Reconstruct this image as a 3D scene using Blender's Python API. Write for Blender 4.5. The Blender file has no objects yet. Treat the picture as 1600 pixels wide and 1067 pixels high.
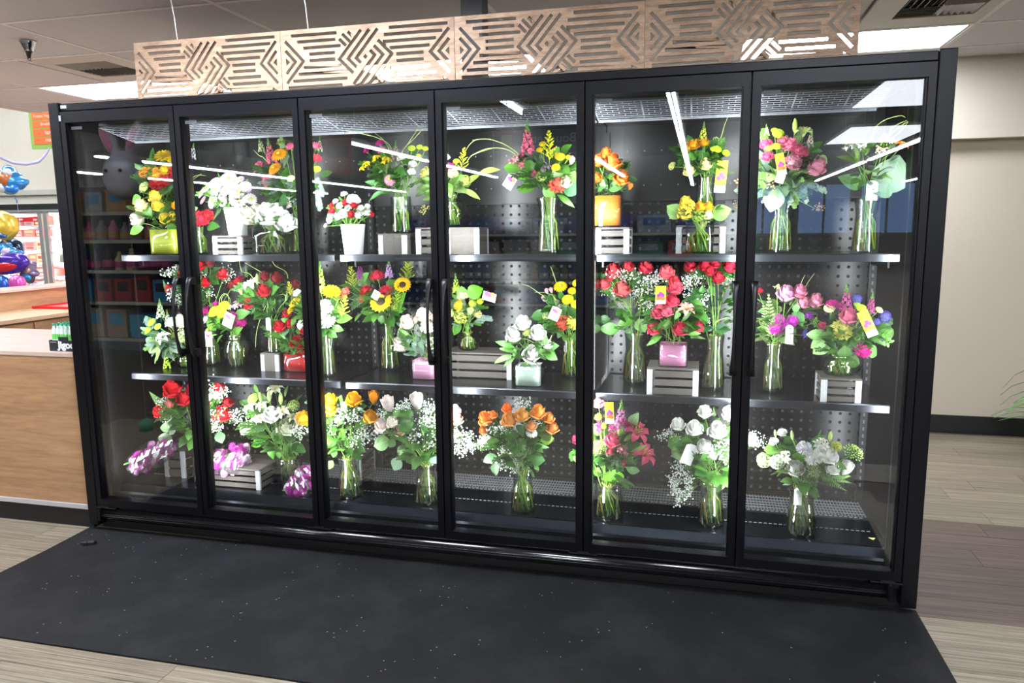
import bpy, bmesh, math, random
from mathutils import Vector, Matrix, Euler
random.seed(7)
SC = bpy.context.scene
COL = SC.collection

# ------------------------------------------------------------------ camera, world, exposure
F_PX = 1169.66
cam_d = bpy.data.cameras.new('camera'); cam = bpy.data.objects.new('camera', cam_d); COL.objects.link(cam)
cam_d.sensor_fit = 'HORIZONTAL'; cam_d.sensor_width = 36.0; cam_d.lens = 36.0 * F_PX / 1600.0
cam_d.clip_start = 0.05; cam_d.clip_end = 200
cam.location = (2.9356, -3.0293, 1.5029); cam.rotation_euler = (1.4205, 0.0103, 0.2460)
SC.camera = cam
world = bpy.data.worlds.new('world'); SC.world = world; world.use_nodes = True
world.node_tree.nodes['Background'].inputs[0].default_value = (0.9, 0.95, 1.0, 1)
world.node_tree.nodes['Background'].inputs[1].default_value = 0.15
SC.view_settings.view_transform = 'Standard'; SC.view_settings.look = 'None'
SC.view_settings.gamma = 1.0; SC.view_settings.use_curve_mapping = False
SC.view_settings.exposure = 0.0
SC.cycles.max_bounces = 8; SC.cycles.transparent_max_bounces = 24; SC.cycles.diffuse_bounces = 3
SC.cycles.glossy_bounces = 4; SC.cycles.transmission_bounces = 6
SC.cycles.caustics_reflective = False; SC.cycles.caustics_refractive = False
SC.cycles.sample_clamp_indirect = 6.0
LED_W = 33.0        # watts of each upright LED strip inside the cooler
TUBE_E = 115.0       # emission of the shop tubes
PANEL_E = 32.0      # emission of the ceiling panels

CR = Euler((1.4205, 0.0103, 0.2460), 'XYZ').to_matrix(); CO = Vector((2.9356, -3.0293, 1.5029))   # pose of the photograph
def ray(u, v): return CR @ Vector(((u - 800) / F_PX, -(v - 533.5) / F_PX, -1.0))
def at_y(u, v, y):
    d = ray(u, v); return CO + d * ((y - CO.y) / d.y)
def at_z(u, v, z):
    d = ray(u, v); return CO + d * ((z - CO.z) / d.z)
def mpp(p):          # metres per photo pixel at point p
    return (CR.transposed() @ (Vector(p) - CO)).z / -F_PX

# ------------------------------------------------------------------ materials
def lin(c):
    if isinstance(c, str):
        c = c.lstrip('#'); c = [int(c[i:i + 2], 16) / 255 for i in (0, 2, 4)]
        c = [x / 12.92 if x <= .04045 else ((x + .055) / 1.055) ** 2.4 for x in c]
    return (c[0], c[1], c[2], 1)
MATS = {}
def new_mat(name):
    m = bpy.data.materials.new(name); m.use_nodes = True
    nt = m.node_tree; b = nt.nodes['Principled BSDF']
    return m, nt, b
def mat(name, col='#808080', rough=.5, metal=0., spec=.5, var=0., emit=None, estr=0., sss=0., coat=0.):
    if name in MATS: return MATS[name]
    m, nt, b = new_mat(name)
    b.inputs['Base Color'].default_value = lin(col); b.inputs['Roughness'].default_value = rough
    b.inputs['Metallic'].default_value = metal; b.inputs['Specular IOR Level'].default_value = spec
    b.inputs['Coat Weight'].default_value = coat
    if emit: b.inputs['Emission Color'].default_value = lin(emit); b.inputs['Emission Strength'].default_value = estr
    if var:
        oi = nt.nodes.new('ShaderNodeObjectInfo'); mr = nt.nodes.new('ShaderNodeMapRange')
        mr.inputs[3].default_value = 1 - var; mr.inputs[4].default_value = 1 + var
        hs = nt.nodes.new('ShaderNodeHueSaturation'); hs.inputs['Color'].default_value = lin(col)
        nt.links.new(oi.outputs['Random'], mr.inputs[0]); nt.links.new(mr.outputs[0], hs.inputs['Value'])
        mr2 = nt.nodes.new('ShaderNodeMapRange'); mr2.inputs[3].default_value = .5 - var * .06; mr2.inputs[4].default_value = .5 + var * .06
        nt.links.new(oi.outputs['Random'], mr2.inputs[0]); nt.links.new(mr2.outputs[0], hs.inputs['Hue'])
        nt.links.new(hs.outputs[0], b.inputs['Base Color'])
    MATS[name] = m; return m
def petal_mat(col):
    n = 'petal ' + col
    if n in MATS: return MATS[n]
    m, nt, b = new_mat(n)
    out = nt.nodes['Material Output']
    b.inputs['Roughness'].default_value = .65; b.inputs['Specular IOR Level'].default_value = .25
    oi = nt.nodes.new('ShaderNodeObjectInfo'); mr = nt.nodes.new('ShaderNodeMapRange')
    mr.inputs[3].default_value = .82; mr.inputs[4].default_value = 1.12
    nz = nt.nodes.new('ShaderNodeTexNoise'); nz.inputs['Scale'].default_value = 3.5
    tc = nt.nodes.new('ShaderNodeTexCoord'); nt.links.new(tc.outputs['Object'], nz.inputs['Vector'])
    mu = nt.nodes.new('ShaderNodeMapRange'); mu.inputs[1].default_value = .3; mu.inputs[2].default_value = .7
    mu.inputs[3].default_value = .8; mu.inputs[4].default_value = 1.12
    nt.links.new(nz.outputs[0], mu.inputs[0])
    mm = nt.nodes.new('ShaderNodeMath'); mm.operation = 'MULTIPLY'
    hs = nt.nodes.new('ShaderNodeHueSaturation'); hs.inputs['Color'].default_value = lin(col)
    nt.links.new(oi.outputs['Random'], mr.inputs[0]); nt.links.new(mr.outputs[0], mm.inputs[0]); nt.links.new(mu.outputs[0], mm.inputs[1])
    nt.links.new(mm.outputs[0], hs.inputs['Value']); nt.links.new(hs.outputs[0], b.inputs['Base Color'])
    tr = nt.nodes.new('ShaderNodeBsdfTranslucent'); nt.links.new(hs.outputs[0], tr.inputs[0])
    mx = nt.nodes.new('ShaderNodeMixShader'); mx.inputs[0].default_value = .25
    nt.links.new(b.outputs[0], mx.inputs[1]); nt.links.new(tr.outputs[0], mx.inputs[2]); nt.links.new(mx.outputs[0], out.inputs[0])
    MATS[n] = m; return m
def glass_mat(name, tint=(1, 1, 1), boost=1.0, floor=.0, rough=.0, bump=None, edge=None):
    if name in MATS: return MATS[name]
    m, nt, b = new_mat(name); nt.nodes.remove(b)
    out = nt.nodes['Material Output']
    t = nt.nodes.new('ShaderNodeBsdfTransparent'); t.inputs[0].default_value = (*tint, 1)
    g = nt.nodes.new('ShaderNodeBsdfGlossy'); g.inputs['Roughness'].default_value = rough
    fr = nt.nodes.new('ShaderNodeLayerWeight'); fr.inputs['Blend'].default_value = .5
    pw = nt.nodes.new('ShaderNodeMath'); pw.operation = 'POWER'; pw.inputs[1].default_value = 5.0
    nt.links.new(fr.outputs['Facing'], pw.inputs[0])
    ma = nt.nodes.new('ShaderNodeMath'); ma.operation = 'MULTIPLY_ADD'; ma.use_clamp = True
    ma.inputs[1].default_value = min(.95, .9 * boost); ma.inputs[2].default_value = .04 * boost + floor
    nt.links.new(pw.outputs[0], ma.inputs[0])
    if edge:                      # thicker, greener glass where the wall is seen edge-on
        pe = nt.nodes.new('ShaderNodeMath'); pe.operation = 'POWER'; pe.inputs[1].default_value = 2.5; nt.links.new(fr.outputs['Facing'], pe.inputs[0])
        me_ = nt.nodes.new('ShaderNodeMixRGB'); me_.inputs[1].default_value = (*tint, 1); me_.inputs[2].default_value = (*edge, 1)
        nt.links.new(pe.outputs[0], me_.inputs[0]); nt.links.new(me_.outputs[0], t.inputs[0])
    mx = nt.nodes.new('ShaderNodeMixShader')
    nt.links.new(ma.outputs[0], mx.inputs[0]); nt.links.new(t.outputs[0], mx.inputs[1]); nt.links.new(g.outputs[0], mx.inputs[2])
    nt.links.new(mx.outputs[0], out.inputs[0])
    if bump:
        tc = nt.nodes.new('ShaderNodeTexCoord'); vo = nt.nodes.new('ShaderNodeTexVoronoi'); vo.inputs['Scale'].default_value = bump
        nt.links.new(tc.outputs['Object'], vo.inputs['Vector'])
        bp = nt.nodes.new('ShaderNodeBump'); bp.inputs['Strength'].default_value = .9; bp.inputs['Distance'].default_value = .004
        nt.links.new(vo.outputs['Distance'], bp.inputs['Height']); nt.links.new(bp.outputs[0], g.inputs['Normal']); nt.links.new(bp.outputs[0], fr.inputs['Normal'])
    MATS[name] = m; return m
def leaf_mat(name, col):
    if name in MATS: return MATS[name]
    m, nt, b = new_mat(name); b.inputs['Roughness'].default_value = .4; b.inputs['Specular IOR Level'].default_value = .4
    c = lin(col); c = tuple(x * .46 for x in c[:3]) + (1,)
    tc = nt.nodes.new('ShaderNodeTexCoord'); oi = nt.nodes.new('ShaderNodeObjectInfo')
    sp = nt.nodes.new('ShaderNodeSeparateXYZ'); nt.links.new(tc.outputs['Object'], sp.inputs[0])
    ab = nt.nodes.new('ShaderNodeMath'); ab.operation = 'ABSOLUTE'; nt.links.new(sp.outputs['X'], ab.inputs[0])
    rib = nt.nodes.new('ShaderNodeMapRange'); rib.inputs[1].default_value = .0; rib.inputs[2].default_value = .03; rib.inputs[3].default_value = 1.5; rib.inputs[4].default_value = 1.0
    nt.links.new(ab.outputs[0], rib.inputs[0])
    ad = nt.nodes.new('ShaderNodeMath'); ad.operation = 'ADD'; nt.links.new(sp.outputs['Y'], ad.inputs[0]); nt.links.new(ab.outputs[0], ad.inputs[1])
    sn = nt.nodes.new('ShaderNodeMath'); sn.operation = 'SINE'; mu = nt.nodes.new('ShaderNodeMath'); mu.operation = 'MULTIPLY'; mu.inputs[1].default_value = 55
    nt.links.new(ad.outputs[0], mu.inputs[0]); nt.links.new(mu.outputs[0], sn.inputs[0])
    ve = nt.nodes.new('ShaderNodeMapRange'); ve.inputs[1].default_value = -1; ve.inputs[2].default_value = 1; ve.inputs[3].default_value = .86; ve.inputs[4].default_value = 1.1; nt.links.new(sn.outputs[0], ve.inputs[0])
    rd = nt.nodes.new('ShaderNodeMapRange'); rd.inputs[3].default_value = .65; rd.inputs[4].default_value = 1.25; nt.links.new(oi.outputs['Random'], rd.inputs[0])
    m1 = nt.nodes.new('ShaderNodeMath'); m1.operation = 'MULTIPLY'; nt.links.new(rib.outputs[0], m1.inputs[0]); nt.links.new(ve.outputs[0], m1.inputs[1])
    m2 = nt.nodes.new('ShaderNodeMath'); m2.operation = 'MULTIPLY'; nt.links.new(m1.outputs[0], m2.inputs[0]); nt.links.new(rd.outputs[0], m2.inputs[1])
    hs = nt.nodes.new('ShaderNodeHueSaturation'); hs.inputs['Color'].default_value = c; nt.links.new(m2.outputs[0], hs.inputs['Value'])
    nt.links.new(hs.outputs[0], b.inputs['Base Color']); MATS[name] = m; return m
def wood_mat(name, c1, c2, scale=(1, 12, 12), rough=.5, coord='Object', var=.0, contrast=(.35, .7), fine=True):
    if name in MATS: return MATS[name]
    m, nt, b = new_mat(name)
    tc = nt.nodes.new('ShaderNodeTexCoord'); mp = nt.nodes.new('ShaderNodeMapping'); mp.inputs['Scale'].default_value = scale
    nt.links.new(tc.outputs[coord], mp.inputs['Vector'])
    oi = nt.nodes.new('ShaderNodeObjectInfo')
    ad = nt.nodes.new('ShaderNodeVectorMath'); ad.operation = 'ADD'
    mu = nt.nodes.new('ShaderNodeMath'); mu.operation = 'MULTIPLY'; mu.inputs[1].default_value = 37.0
    nt.links.new(oi.outputs['Random'], mu.inputs[0]); nt.links.new(mu.outputs[0], ad.inputs[1]); nt.links.new(mp.outputs[0], ad.inputs[0])
    n1 = nt.nodes.new('ShaderNodeTexNoise'); n1.inputs['Scale'].default_value = 1.6; n1.inputs['Detail'].default_value = 8; n1.inputs['Roughness'].default_value = .65; n1.inputs['Distortion'].default_value = .6
    nt.links.new(ad.outputs[0], n1.inputs['Vector'])
    cr = nt.nodes.new('ShaderNodeValToRGB'); cr.color_ramp.elements[0].position = contrast[0]; cr.color_ramp.elements[1].position = contrast[1]
    cr.color_ramp.elements[0].color = lin(c1); cr.color_ramp.elements[1].color = lin(c2)
    n2 = nt.nodes.new('ShaderNodeTexNoise'); n2.inputs['Scale'].default_value = 9.0; n2.inputs['Detail'].default_value = 4; nt.links.new(ad.outputs[0], n2.inputs['Vector'])
    mxn = nt.nodes.new('ShaderNodeMix'); mxn.inputs[0].default_value = .3; nt.links.new(n1.outputs[0], mxn.inputs[2]); nt.links.new(n2.outputs[0], mxn.inputs[3])
    nt.links.new(mxn.outputs[0], cr.inputs[0])
    hs = nt.nodes.new('ShaderNodeHueSaturation'); nt.links.new(cr.outputs[0], hs.inputs['Color'])
    mr = nt.nodes.new('ShaderNodeMapRange'); mr.inputs[3].default_value = 1 - var; mr.inputs[4].default_value = 1 + var
    nt.links.new(oi.outputs['Random'], mr.inputs[0]); nt.links.new(mr.outputs[0], hs.inputs['Value'])
    nt.links.new(hs.outputs[0], b.inputs['Base Color']); b.inputs['Roughness'].default_value = rough
    MATS[name] = m; return m

# ------------------------------------------------------------------ mesh helpers
class MB:
    def __init__(s): s.v = []; s.f = []; s.m = []; s.smooth = []
    def add(s, vs, fs, mi=0, smooth=False):
        o = len(s.v); s.v += [tuple(p) for p in vs]
        for f in fs: s.f.append([o + i for i in f]); s.m.append(mi); s.smooth.append(smooth)
    def box(s, x0, y0, z0, x1, y1, z1, mi=0):
        vs = [(x, y, z) for z in (z0, z1) for y in (y0, y1) for x in (x0, x1)]
        s.add(vs, [(0, 2, 3, 1), (4, 5, 7, 6), (0, 1, 5, 4), (2, 6, 7, 3), (0, 4, 6, 2), (1, 3, 7, 5)], mi)
    def tube(s, pts, r, n=6, mi=0, cap=True, rr=None):
        pts = [Vector(p) for p in pts]; rings = []
        up = Vector((0, 0, 1))
        base = len(s.v); prev = None
        for i, p in enumerate(pts):
            d = (pts[min(i + 1, len(pts) - 1)] - pts[max(i - 1, 0)])
            if d.length < 1e-9: d = Vector((0, 0, 1))
            d.normalize()
            if prev is None: a = d.cross(up if abs(d.z) < .95 else Vector((1, 0, 0))).normalized()
            else:
                a = prev - d * prev.dot(d)
                a = a.normalized() if a.length > 1e-6 else d.cross(Vector((1, .3, 0))).normalized()
            prev = a; b = d.cross(a); q = rr[i] if rr else r
            for k in range(n):
                t = 2 * math.pi * k / n; s.v.append(tuple(p + (a * math.cos(t) + b * math.sin(t)) * q))
        for i in range(len(pts) - 1):
            for k in range(n):
                s.f.append([base + i * n + k, base + i * n + (k + 1) % n, base + (i + 1) * n + (k + 1) % n, base + (i + 1) * n + k]); s.m.append(mi); s.smooth.append(True)
        if cap:
            s.f.append([base + k for k in range(n)][::-1]); s.m.append(mi); s.smooth.append(False)
            s.f.append([base + (len(pts) - 1) * n + k for k in range(n)]); s.m.append(mi); s.smooth.append(False)
    def lathe(s, prof, n=24, mi=0, closed=False, ctr=(0, 0, 0), sq=None):
        base = len(s.v)
        for r, z in prof:
            for k in range(n):
                t = 2 * math.pi * (k + .5) / n; c, q = math.cos(t), math.sin(t)
                if sq: w = 1 / (abs(c) ** sq + abs(q) ** sq) ** (1 / sq); c *= w; q *= w
                s.v.append((ctr[0] + r * c, ctr[1] + r * q, ctr[2] + z))
        for i in range(len(prof) - 1):
            for k in range(n):
                s.f.append([base + i * n + k, base + i * n + (k + 1) % n, base + (i + 1) * n + (k + 1) % n, base + (i + 1) * n + k]); s.m.append(mi); s.smooth.append(True)
        if closed:
            s.f.append([base + k for k in range(n)][::-1]); s.m.append(mi); s.smooth.append(False)
            e = base + (len(prof) - 1) * n; s.f.append([e + k for k in range(n)]); s.m.append(mi); s.smooth.append(False)
    def octa(s, p, r, mi=0):
        x, y, z = p
        s.add([(x + r, y, z), (x - r, y, z), (x, y + r, z), (x, y - r, z), (x, y, z + r), (x, y, z - r)],
              [(0, 2, 4), (2, 1, 4), (1, 3, 4), (3, 0, 4), (2, 0, 5), (1, 2, 5), (3, 1, 5), (0, 3, 5)], mi, True)
    def ball(s, p, r, mi=0, nu=8, nv=6, sc=(1, 1, 1)):
        vs = []
        for i in range(nv + 1):
            a = math.pi * i / nv
            for k in range(nu):
                t = 2 * math.pi * k / nu
                vs.append((p[0] + r * sc[0] * math.sin(a) * math.cos(t), p[1] + r * sc[1] * math.sin(a) * math.sin(t), p[2] + r * sc[2] * math.cos(a)))
        fs = [(i * nu + k, (i + 1) * nu + k, (i + 1) * nu + (k + 1) % nu, i * nu + (k + 1) % nu) for i in range(nv) for k in range(nu)]
        s.add(vs, fs, mi, True)
    def prism(s, poly, axis, a0, a1, mi=0, smooth=False):     # extrude 2D poly along axis x/y/z
        def P(q, a):
            return {'x': (a, q[0], q[1]), 'y': (q[0], a, q[1]), 'z': (q[0], q[1], a)}[axis]
        n = len(poly)
        s.add([P(q, a0) for q in poly] + [P(q, a1) for q in poly], [(i, (i + 1) % n, n + (i + 1) % n, n + i) for i in range(n)], mi, smooth)
        o = len(s.v) - 2 * n
        s.f.append([o + i for i in range(n)][::-1]); s.m.append(mi); s.smooth.append(False)
        s.f.append([o + n + i for i in range(n)]); s.m.append(mi); s.smooth.append(False)
    def mesh(s, name, mats):
        me = bpy.data.meshes.new(name); me.from_pydata(s.v, [], s.f)
        for m in (mats if isinstance(mats, (list, tuple)) else [mats]): me.materials.append(m)
        me.polygons.foreach_set('material_index', s.m); me.polygons.foreach_set('use_smooth', s.smooth)
        me.update(); return me
    def recalc(s, me):
        bm = bmesh.new(); bm.from_mesh(me); bmesh.ops.recalc_face_normals(bm, faces=bm.faces); bm.to_mesh(me); bm.free()
    def build(s, name, mats, parent=None, loc=(0, 0, 0), fix=True):
        me = s.mesh(name, mats)
        if fix: s.recalc(me)
        return link(name, me, parent, loc)
def link(name, data, parent=None, loc=(0, 0, 0), mtx=None):
    o = bpy.data.objects.new(name, data); COL.objects.link(o)
    if mtx is not None: o.matrix_basis = mtx
    else: o.location = loc
    if parent: o.parent = parent
    return o
def tag(o, label, cat, group=None):
    o['label'] = label; o['category'] = cat
    if group: o['group'] = group
    return o
def thing(name, label, cat, loc=(0, 0, 0), group=None, rz=0):
    o = bpy.data.objects.new(name, None); COL.objects.link(o); o.location = loc; o.rotation_euler.z = rz
    o.empty_display_size = .05
    return tag(o, label, cat, group)
def struct(o, label=None):
    o['kind'] = 'structure'
    if label: o['label'] = label
    return o
def stuff(o): o['kind'] = 'stuff'; return o
def boxo(name, b, m, parent=None, bevel=0.0, loc=(0, 0, 0)):
    k = MB(); k.box(*b)
    o = k.build(name, m, parent, loc)
    if bevel:
        md = o.modifiers.new('bevel', 'BEVEL'); md.width = bevel; md.segments = 2
    return o
_unit = {}
def unit_box(m):                                   # a shared cube mesh for cheap repeated pieces
    if m.name not in _unit:
        k = MB(); k.box(-.5, -.5, -.5, .5, .5, .5); me = k.mesh('piece ' + m.name, m); k.recalc(me); _unit[m.name] = me
    return _unit[m.name]
def piece(name, b, m, parent=None):
    x0, y0, z0, x1, y1, z1 = b
    mtx = Matrix.LocRotScale(Vector(((x0 + x1) / 2, (y0 + y1) / 2, (z0 + z1) / 2)), None, Vector((abs(x1 - x0), abs(y1 - y0), abs(z1 - z0))))
    return link(name, unit_box(m), parent, mtx=mtx)
def text(name, body, m, size, loc, rot, parent=None, align='CENTER', ext=.0005, bold=0.0, sx=1):
    c = bpy.data.curves.new(name, 'FONT'); c.body = body; c.size = size; c.align_x = align; c.align_y = 'CENTER'; c.extrude = ext; c.offset = bold; c.resolution_u = 3
    t = bpy.data.objects.new(name, c); COL.objects.link(t)
    bpy.context.view_layer.update()
    dg = bpy.context.evaluated_depsgraph_get(); me = bpy.data.meshes.new_from_object(t.evaluated_get(dg))
    bpy.data.objects.remove(t); bpy.data.curves.remove(c)
    me.materials.clear(); me.materials.append(m)
    o = link(name, me, parent); o.location = loc; o.rotation_euler = rot; o.scale = (sx, 1, 1)
    return o
def emission(name, col, e):
    if name in MATS: return MATS[name]
    m, nt, b = new_mat(name); nt.nodes.remove(b)
    em = nt.nodes.new('ShaderNodeEmission'); em.inputs[0].default_value = lin(col); em.inputs[1].default_value = e
    nt.links.new(em.outputs[0], nt.nodes['Material Output'].inputs[0]); MATS[name] = m; return m
# ------------------------------------------------------------------ structure: floor, walls, ceiling
M_black = mat('black paint', '#0d0d10', .35, spec=.5)
M_beige = mat('beige wall', '#c9bda9', .8)
M_beige2 = mat('beige soffit', '#d2c9b6', .8)
M_white_wall = mat('cream wall', '#e6dfd0', .85)
M_tile = mat('ceiling tile', '#dfe0e2', .9, var=.03)
M_tee = mat('ceiling grid', '#ffffff', .6)
M_hall = mat('hall surfaces', '#8f8c86', .9)

k = MB(); k.box(-14, -28, -.06, 14, 7.3, -.004)
floor = struct(k.build('floor', mat('floor base', '#5b5046', .6)))
pl_light = wood_mat('greige vinyl plank', '#463c31', '#a39782', (1.3, 15, 4), .42, var=.1, contrast=(.36, .62))
pl_brown = wood_mat('brown vinyl plank', '#332922', '#75665a', (1.3, 15, 4), .42, var=.08, contrast=(.36, .64))
rng = random.Random(3)
y = -2.5; row = 0
while y < 2.78:
    w = .177; x = -3.4 - rng.random() * 1.1
    while x < 7.4:
        x1 = x + 1.22; cx, cy = (x + x1) / 2, y + w / 2
        hidden = (x > -.05 and x1 < 3.75 and -.93 < y and y + w < .78)
        far = (cx > 3.9 and cy < -1.3) or (cx < 1.0 and cy > .9 and cx > -.3) or (cx < -1.2 and cy < -1.6)
        if not hidden and not far and not (x > -.2 and x1 < 3.8 and cy > .8):
            brown = cx > 2.6 and .05 < cy < 1.06 and not (cx > 4.5 and cy < .2)
            piece('plank', (x + .0012, y + .0012, -.004, x1 - .0012, y + w - .0012, 0), pl_brown if brown else pl_light, floor)
        x = x1
    y += w; row += 1

# back wall right of the cooler with soffit and baseboard
k = MB(); k.box(-1.6, 2.88, 0, 14, 3.0, 2.12)
struct(k.build('wall_back', M_beige))
k = MB(); k.box(-1.6, 2.76, 2.07, 14, 3.0, 2.62)
struct(k.build('trim_1', M_beige2))
k = MB(); k.box(-1.6, 2.862, 0, 14, 2.88, .128)
struct(k.build('baseboard_back', mat('black baseboard', '#090909', .45)))
k = MB(); k.box(-14, 7.2, 0, -1.48, 7.3, 4.3); struct(k.build('wall_far', M_white_wall))
k = MB(); k.box(-1.6, 3.0, 0, -1.48, 7.2, 4.3); struct(k.build('wall_side', M_white_wall))
k = MB(); k.box(-14.1, -28, 0, -14, 7.3, 4.3); struct(k.build('wall_left', M_hall))
k = MB(); k.box(14, -28, 0, 14.1, 3, 4.3); struct(k.build('wall_right', M_hall))
k = MB(); k.box(-14, -28.1, 0, 14, -28, 4.3); struct(k.build('wall_front', M_hall))
# hall ceiling (high), with the lower suspended ceiling over the flower corner
k = MB(); k.box(-14, -28, 4.3, 14, 7.3, 4.4); struct(k.build('ceiling_hall', mat('hall ceiling', '#6a6866', .9)))
ZC = 2.6; XE = -2.95; YE = -2.55
TX = [XE, -2.03, -.68, .60, 1.87, 3.12, 4.38, 5.64, 6.9, 8.16]
TY = [YE, -1.80, -1.08, -.36, .35, 1.05, 1.83, 2.44, 2.80]
LIGHTS = {(-2.03, 1.83), (.60, 1.83), (3.12, 1.83), (3.12, -2.55), (.60, -1.08), (-2.03, -1.08), (5.64, -1.08)}
k = MB(); k.box(XE, YE, ZC + .03, 8.2, 2.78, ZC + .06)
ceiling = struct(k.build('ceiling', M_tile))
for i in range(len(TX) - 1):
    for j in range(len(TY) - 1):
        if (TX[i], TY[j]) in LIGHTS: continue
        x0, x1 = TX[i], TX[i + 1]
        if (i, j) in ((1, 5),): x1 = -1.36          # beside the left air vent
        if (i, j) in ((5, 5),): x1 = 3.74           # beside the right air vent
        piece('ceiling_tile', (x0 + .012, TY[j] + .012, ZC, x1 - .012, TY[j + 1] - .012, ZC + .02), M_tile, ceiling)
for x in TX:
    piece('ceiling_tee', (x - .012, YE, ZC - .004, x + .012, 2.78, ZC + .012), M_tee, ceiling)
for yy in TY:
    piece('ceiling_tee', (XE, yy - .012, ZC - .0035, 8.2, yy + .012, ZC + .012), M_tee, ceiling)
k = MB(); k.box(XE - .1, YE - .1, ZC - .01, XE, 2.78, 4.3); struct(k.build('wall_bulkhead_left', M_white_wall))
k = MB(); k.box(XE, YE - .1, ZC - .01, 8.3, YE, 4.3); struct(k.build('wall_bulkhead_front', M_hall))

M_panel = emission('light diffuser', '#edf2ff', PANEL_E)
LL = {(-2.03, 1.83): 'square white ceiling light panel above the counter, left of the wooden fretwork',
      (.60, 1.83): 'white ceiling light panel seen through the middle of the fretwork',
      (3.12, 1.83): 'long white ceiling light panel at the right end of the fretwork',
      (3.12, -2.55): 'ceiling light panel in front of the cooler mirrored in the rightmost door',
      (.60, -1.08): 'unseen ceiling light panel added to light the black mat, above the middle doors',  # from here on: unseen front row, added to light mat and floor
      (-2.03, -1.08): 'unseen ceiling light panel added for light in front of the wooden counter', (5.64, -1.08): 'unseen ceiling light panel added to light the floor right of the mat'}
for (lx, ly), lab in LL.items():
    i, j = TX.index(lx), TY.index(ly); x1, y1 = TX[i + 1], TY[j + 1]
    t = thing('ceiling_light', lab, 'ceiling light', (lx, ly, ZC), 'ceiling light panels')
    boxo('diffuser', (.03, .03, .004, x1 - lx - .03, y1 - ly - .03, .012), M_panel, t)
    f = MB(); w, d = x1 - lx, y1 - ly
    for b in ((.012, .012, w - .012, .032), (.012, d - .032, w - .012, d - .012), (.012, .032, .032, d - .032), (w - .032, .032, w - .012, d - .032)):
        f.box(b[0], b[1], -.002, b[2], b[3], .02)
    f.build('frame', M_tee, t)

def vent(lab, x0, y0, x1, y1, sx0, sy0, sx1, sy1):
    t = thing('air_vent', lab, 'air vent', (x0, y0, ZC))
    Mv = mat('white vent metal', '#cfccc4', .5); Mb = mat('vent slat metal', '#9a978f', .5)
    f = MB()
    for b in ((x0 + .012, y0 + .012, sx0, y1 - .012), (sx1, y0 + .012, x1 - .012, y1 - .012), (sx0, y0 + .012, sx1, sy0), (sx0, sy1, sx1, y1 - .012)):
        f.box(b[0] - x0, b[1] - y0, -.001, b[2] - x0, b[3] - y0, .012)
    f.build('faceplate', Mv, t)
    boxo('duct', (sx0 - x0, sy0 - y0, .025, sx1 - x0, sy1 - y0, .029), mat('duct black', '#2a2a2a', .8), t)
    mx, my = (sx0 + sx1) / 2, (sy0 + sy1) / 2
    for qx, qy, d in ((0, 0, 'y'), (1, 0, 'x'), (0, 1, 'x'), (1, 1, 'y')):
        ax0, ax1 = (sx0, mx) if qx == 0 else (mx, sx1); ay0, ay1 = (sy0, my) if qy == 0 else (my, sy1)
        for s in range(6):
            u = (s + .5) / 6
            if d == 'x': c = Vector(((ax0 + ax1) / 2 - x0, ay0 + (ay1 - ay0) * u - y0, .008)); sc = Vector(((ax1 - ax0) * .98, .022, .002)); e = Euler((.75 if qy else -.75, 0, 0))
            else: c = Vector((ax0 + (ax1 - ax0) * u - x0, (ay0 + ay1) / 2 - y0, .008)); sc = Vector((.022, (ay1 - ay0) * .98, .002)); e = Euler((0, .75 if qx else -.75, 0))
            link('slat', unit_box(Mb), t, mtx=Matrix.LocRotScale(c, e, sc))
vent('square louvred ceiling air vent beside the left light panel', -1.36, 1.05, -.68, 1.83, -1.24, 1.24, -.84, 1.66)
vent('square louvred ceiling air vent above the right end of the cooler', 3.74, 1.05, 4.38, 1.83, 3.9, 1.22, 4.3, 1.62)

t = thing('fire_sprinkler', 'chrome fire sprinkler head hanging from the ceiling at the left', 'sprinkler', (-.86, .68, ZC))
Mchr = mat('chrome', '#c8c8cc', .12, 1.0)
k = MB(); k.lathe([(.045, 0), (.044, -.008), (.034, -.03), (.024, -.052), (.022, -.06)], 20, closed=True); k.build('escutcheon', Mchr, t)
k = MB(); k.lathe([(.022, -.06), (.016, -.068), (.012, -.09), (.008, -.1)], 14, closed=True); k.build('body', mat('sprinkler brass', '#57544a', .3, 1.0), t)
k = MB(); k.tube([(-.016, 0, -.066), (-.014, 0, -.1), (0, 0, -.112)], .003, 6); k.tube([(.016, 0, -.066), (.014, 0, -.1), (0, 0, -.112)], .003, 6); k.build('yoke', Mchr, t)
k = MB(); k.lathe([(.004, -.11), (.018, -.114), (.018, -.117)], 14, closed=True); k.build('deflector', Mchr, t)

# fluorescent tubes of the shop floor behind the camera (seen mirrored in the doors), plus unseen rows added to light the far left
M_tubeE = emission('fluorescent tube', '#f4faff', TUBE_E)
M_trough = mat('lamp trough', '#d8d8d8', .6)
def tube_lamp(x, y0, y1, z=3.0):
    t = thing('fluorescent_lamp', 'fluorescent strip lamp, from the aisle rows mirrored in the cooler doors and the unseen rows added to light the far left', 'lamp', (x, y0, z), 'fluorescent strip lamps')
    k = MB(); k.box(-.07, y1 - y0, .03, .07, 0, .09); k.build('trough', M_trough, t)
    k = MB(); k.tube([(-.03, 0, 0), (-.03, y1 - y0, 0)], .019, 8); k.build('tube', M_tubeE, t)
    k = MB(); k.tube([(.03, 0, 0), (.03, y1 - y0, 0)], .019, 8); k.build('tube', M_tubeE, t)
    for yy in (-.3, y1 - y0 + .3):
        k = MB(); k.tube([(0, yy, .09), (0, yy, 4.3 - z)], .006, 5); k.build('hanger_rod', M_trough, t)
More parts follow.
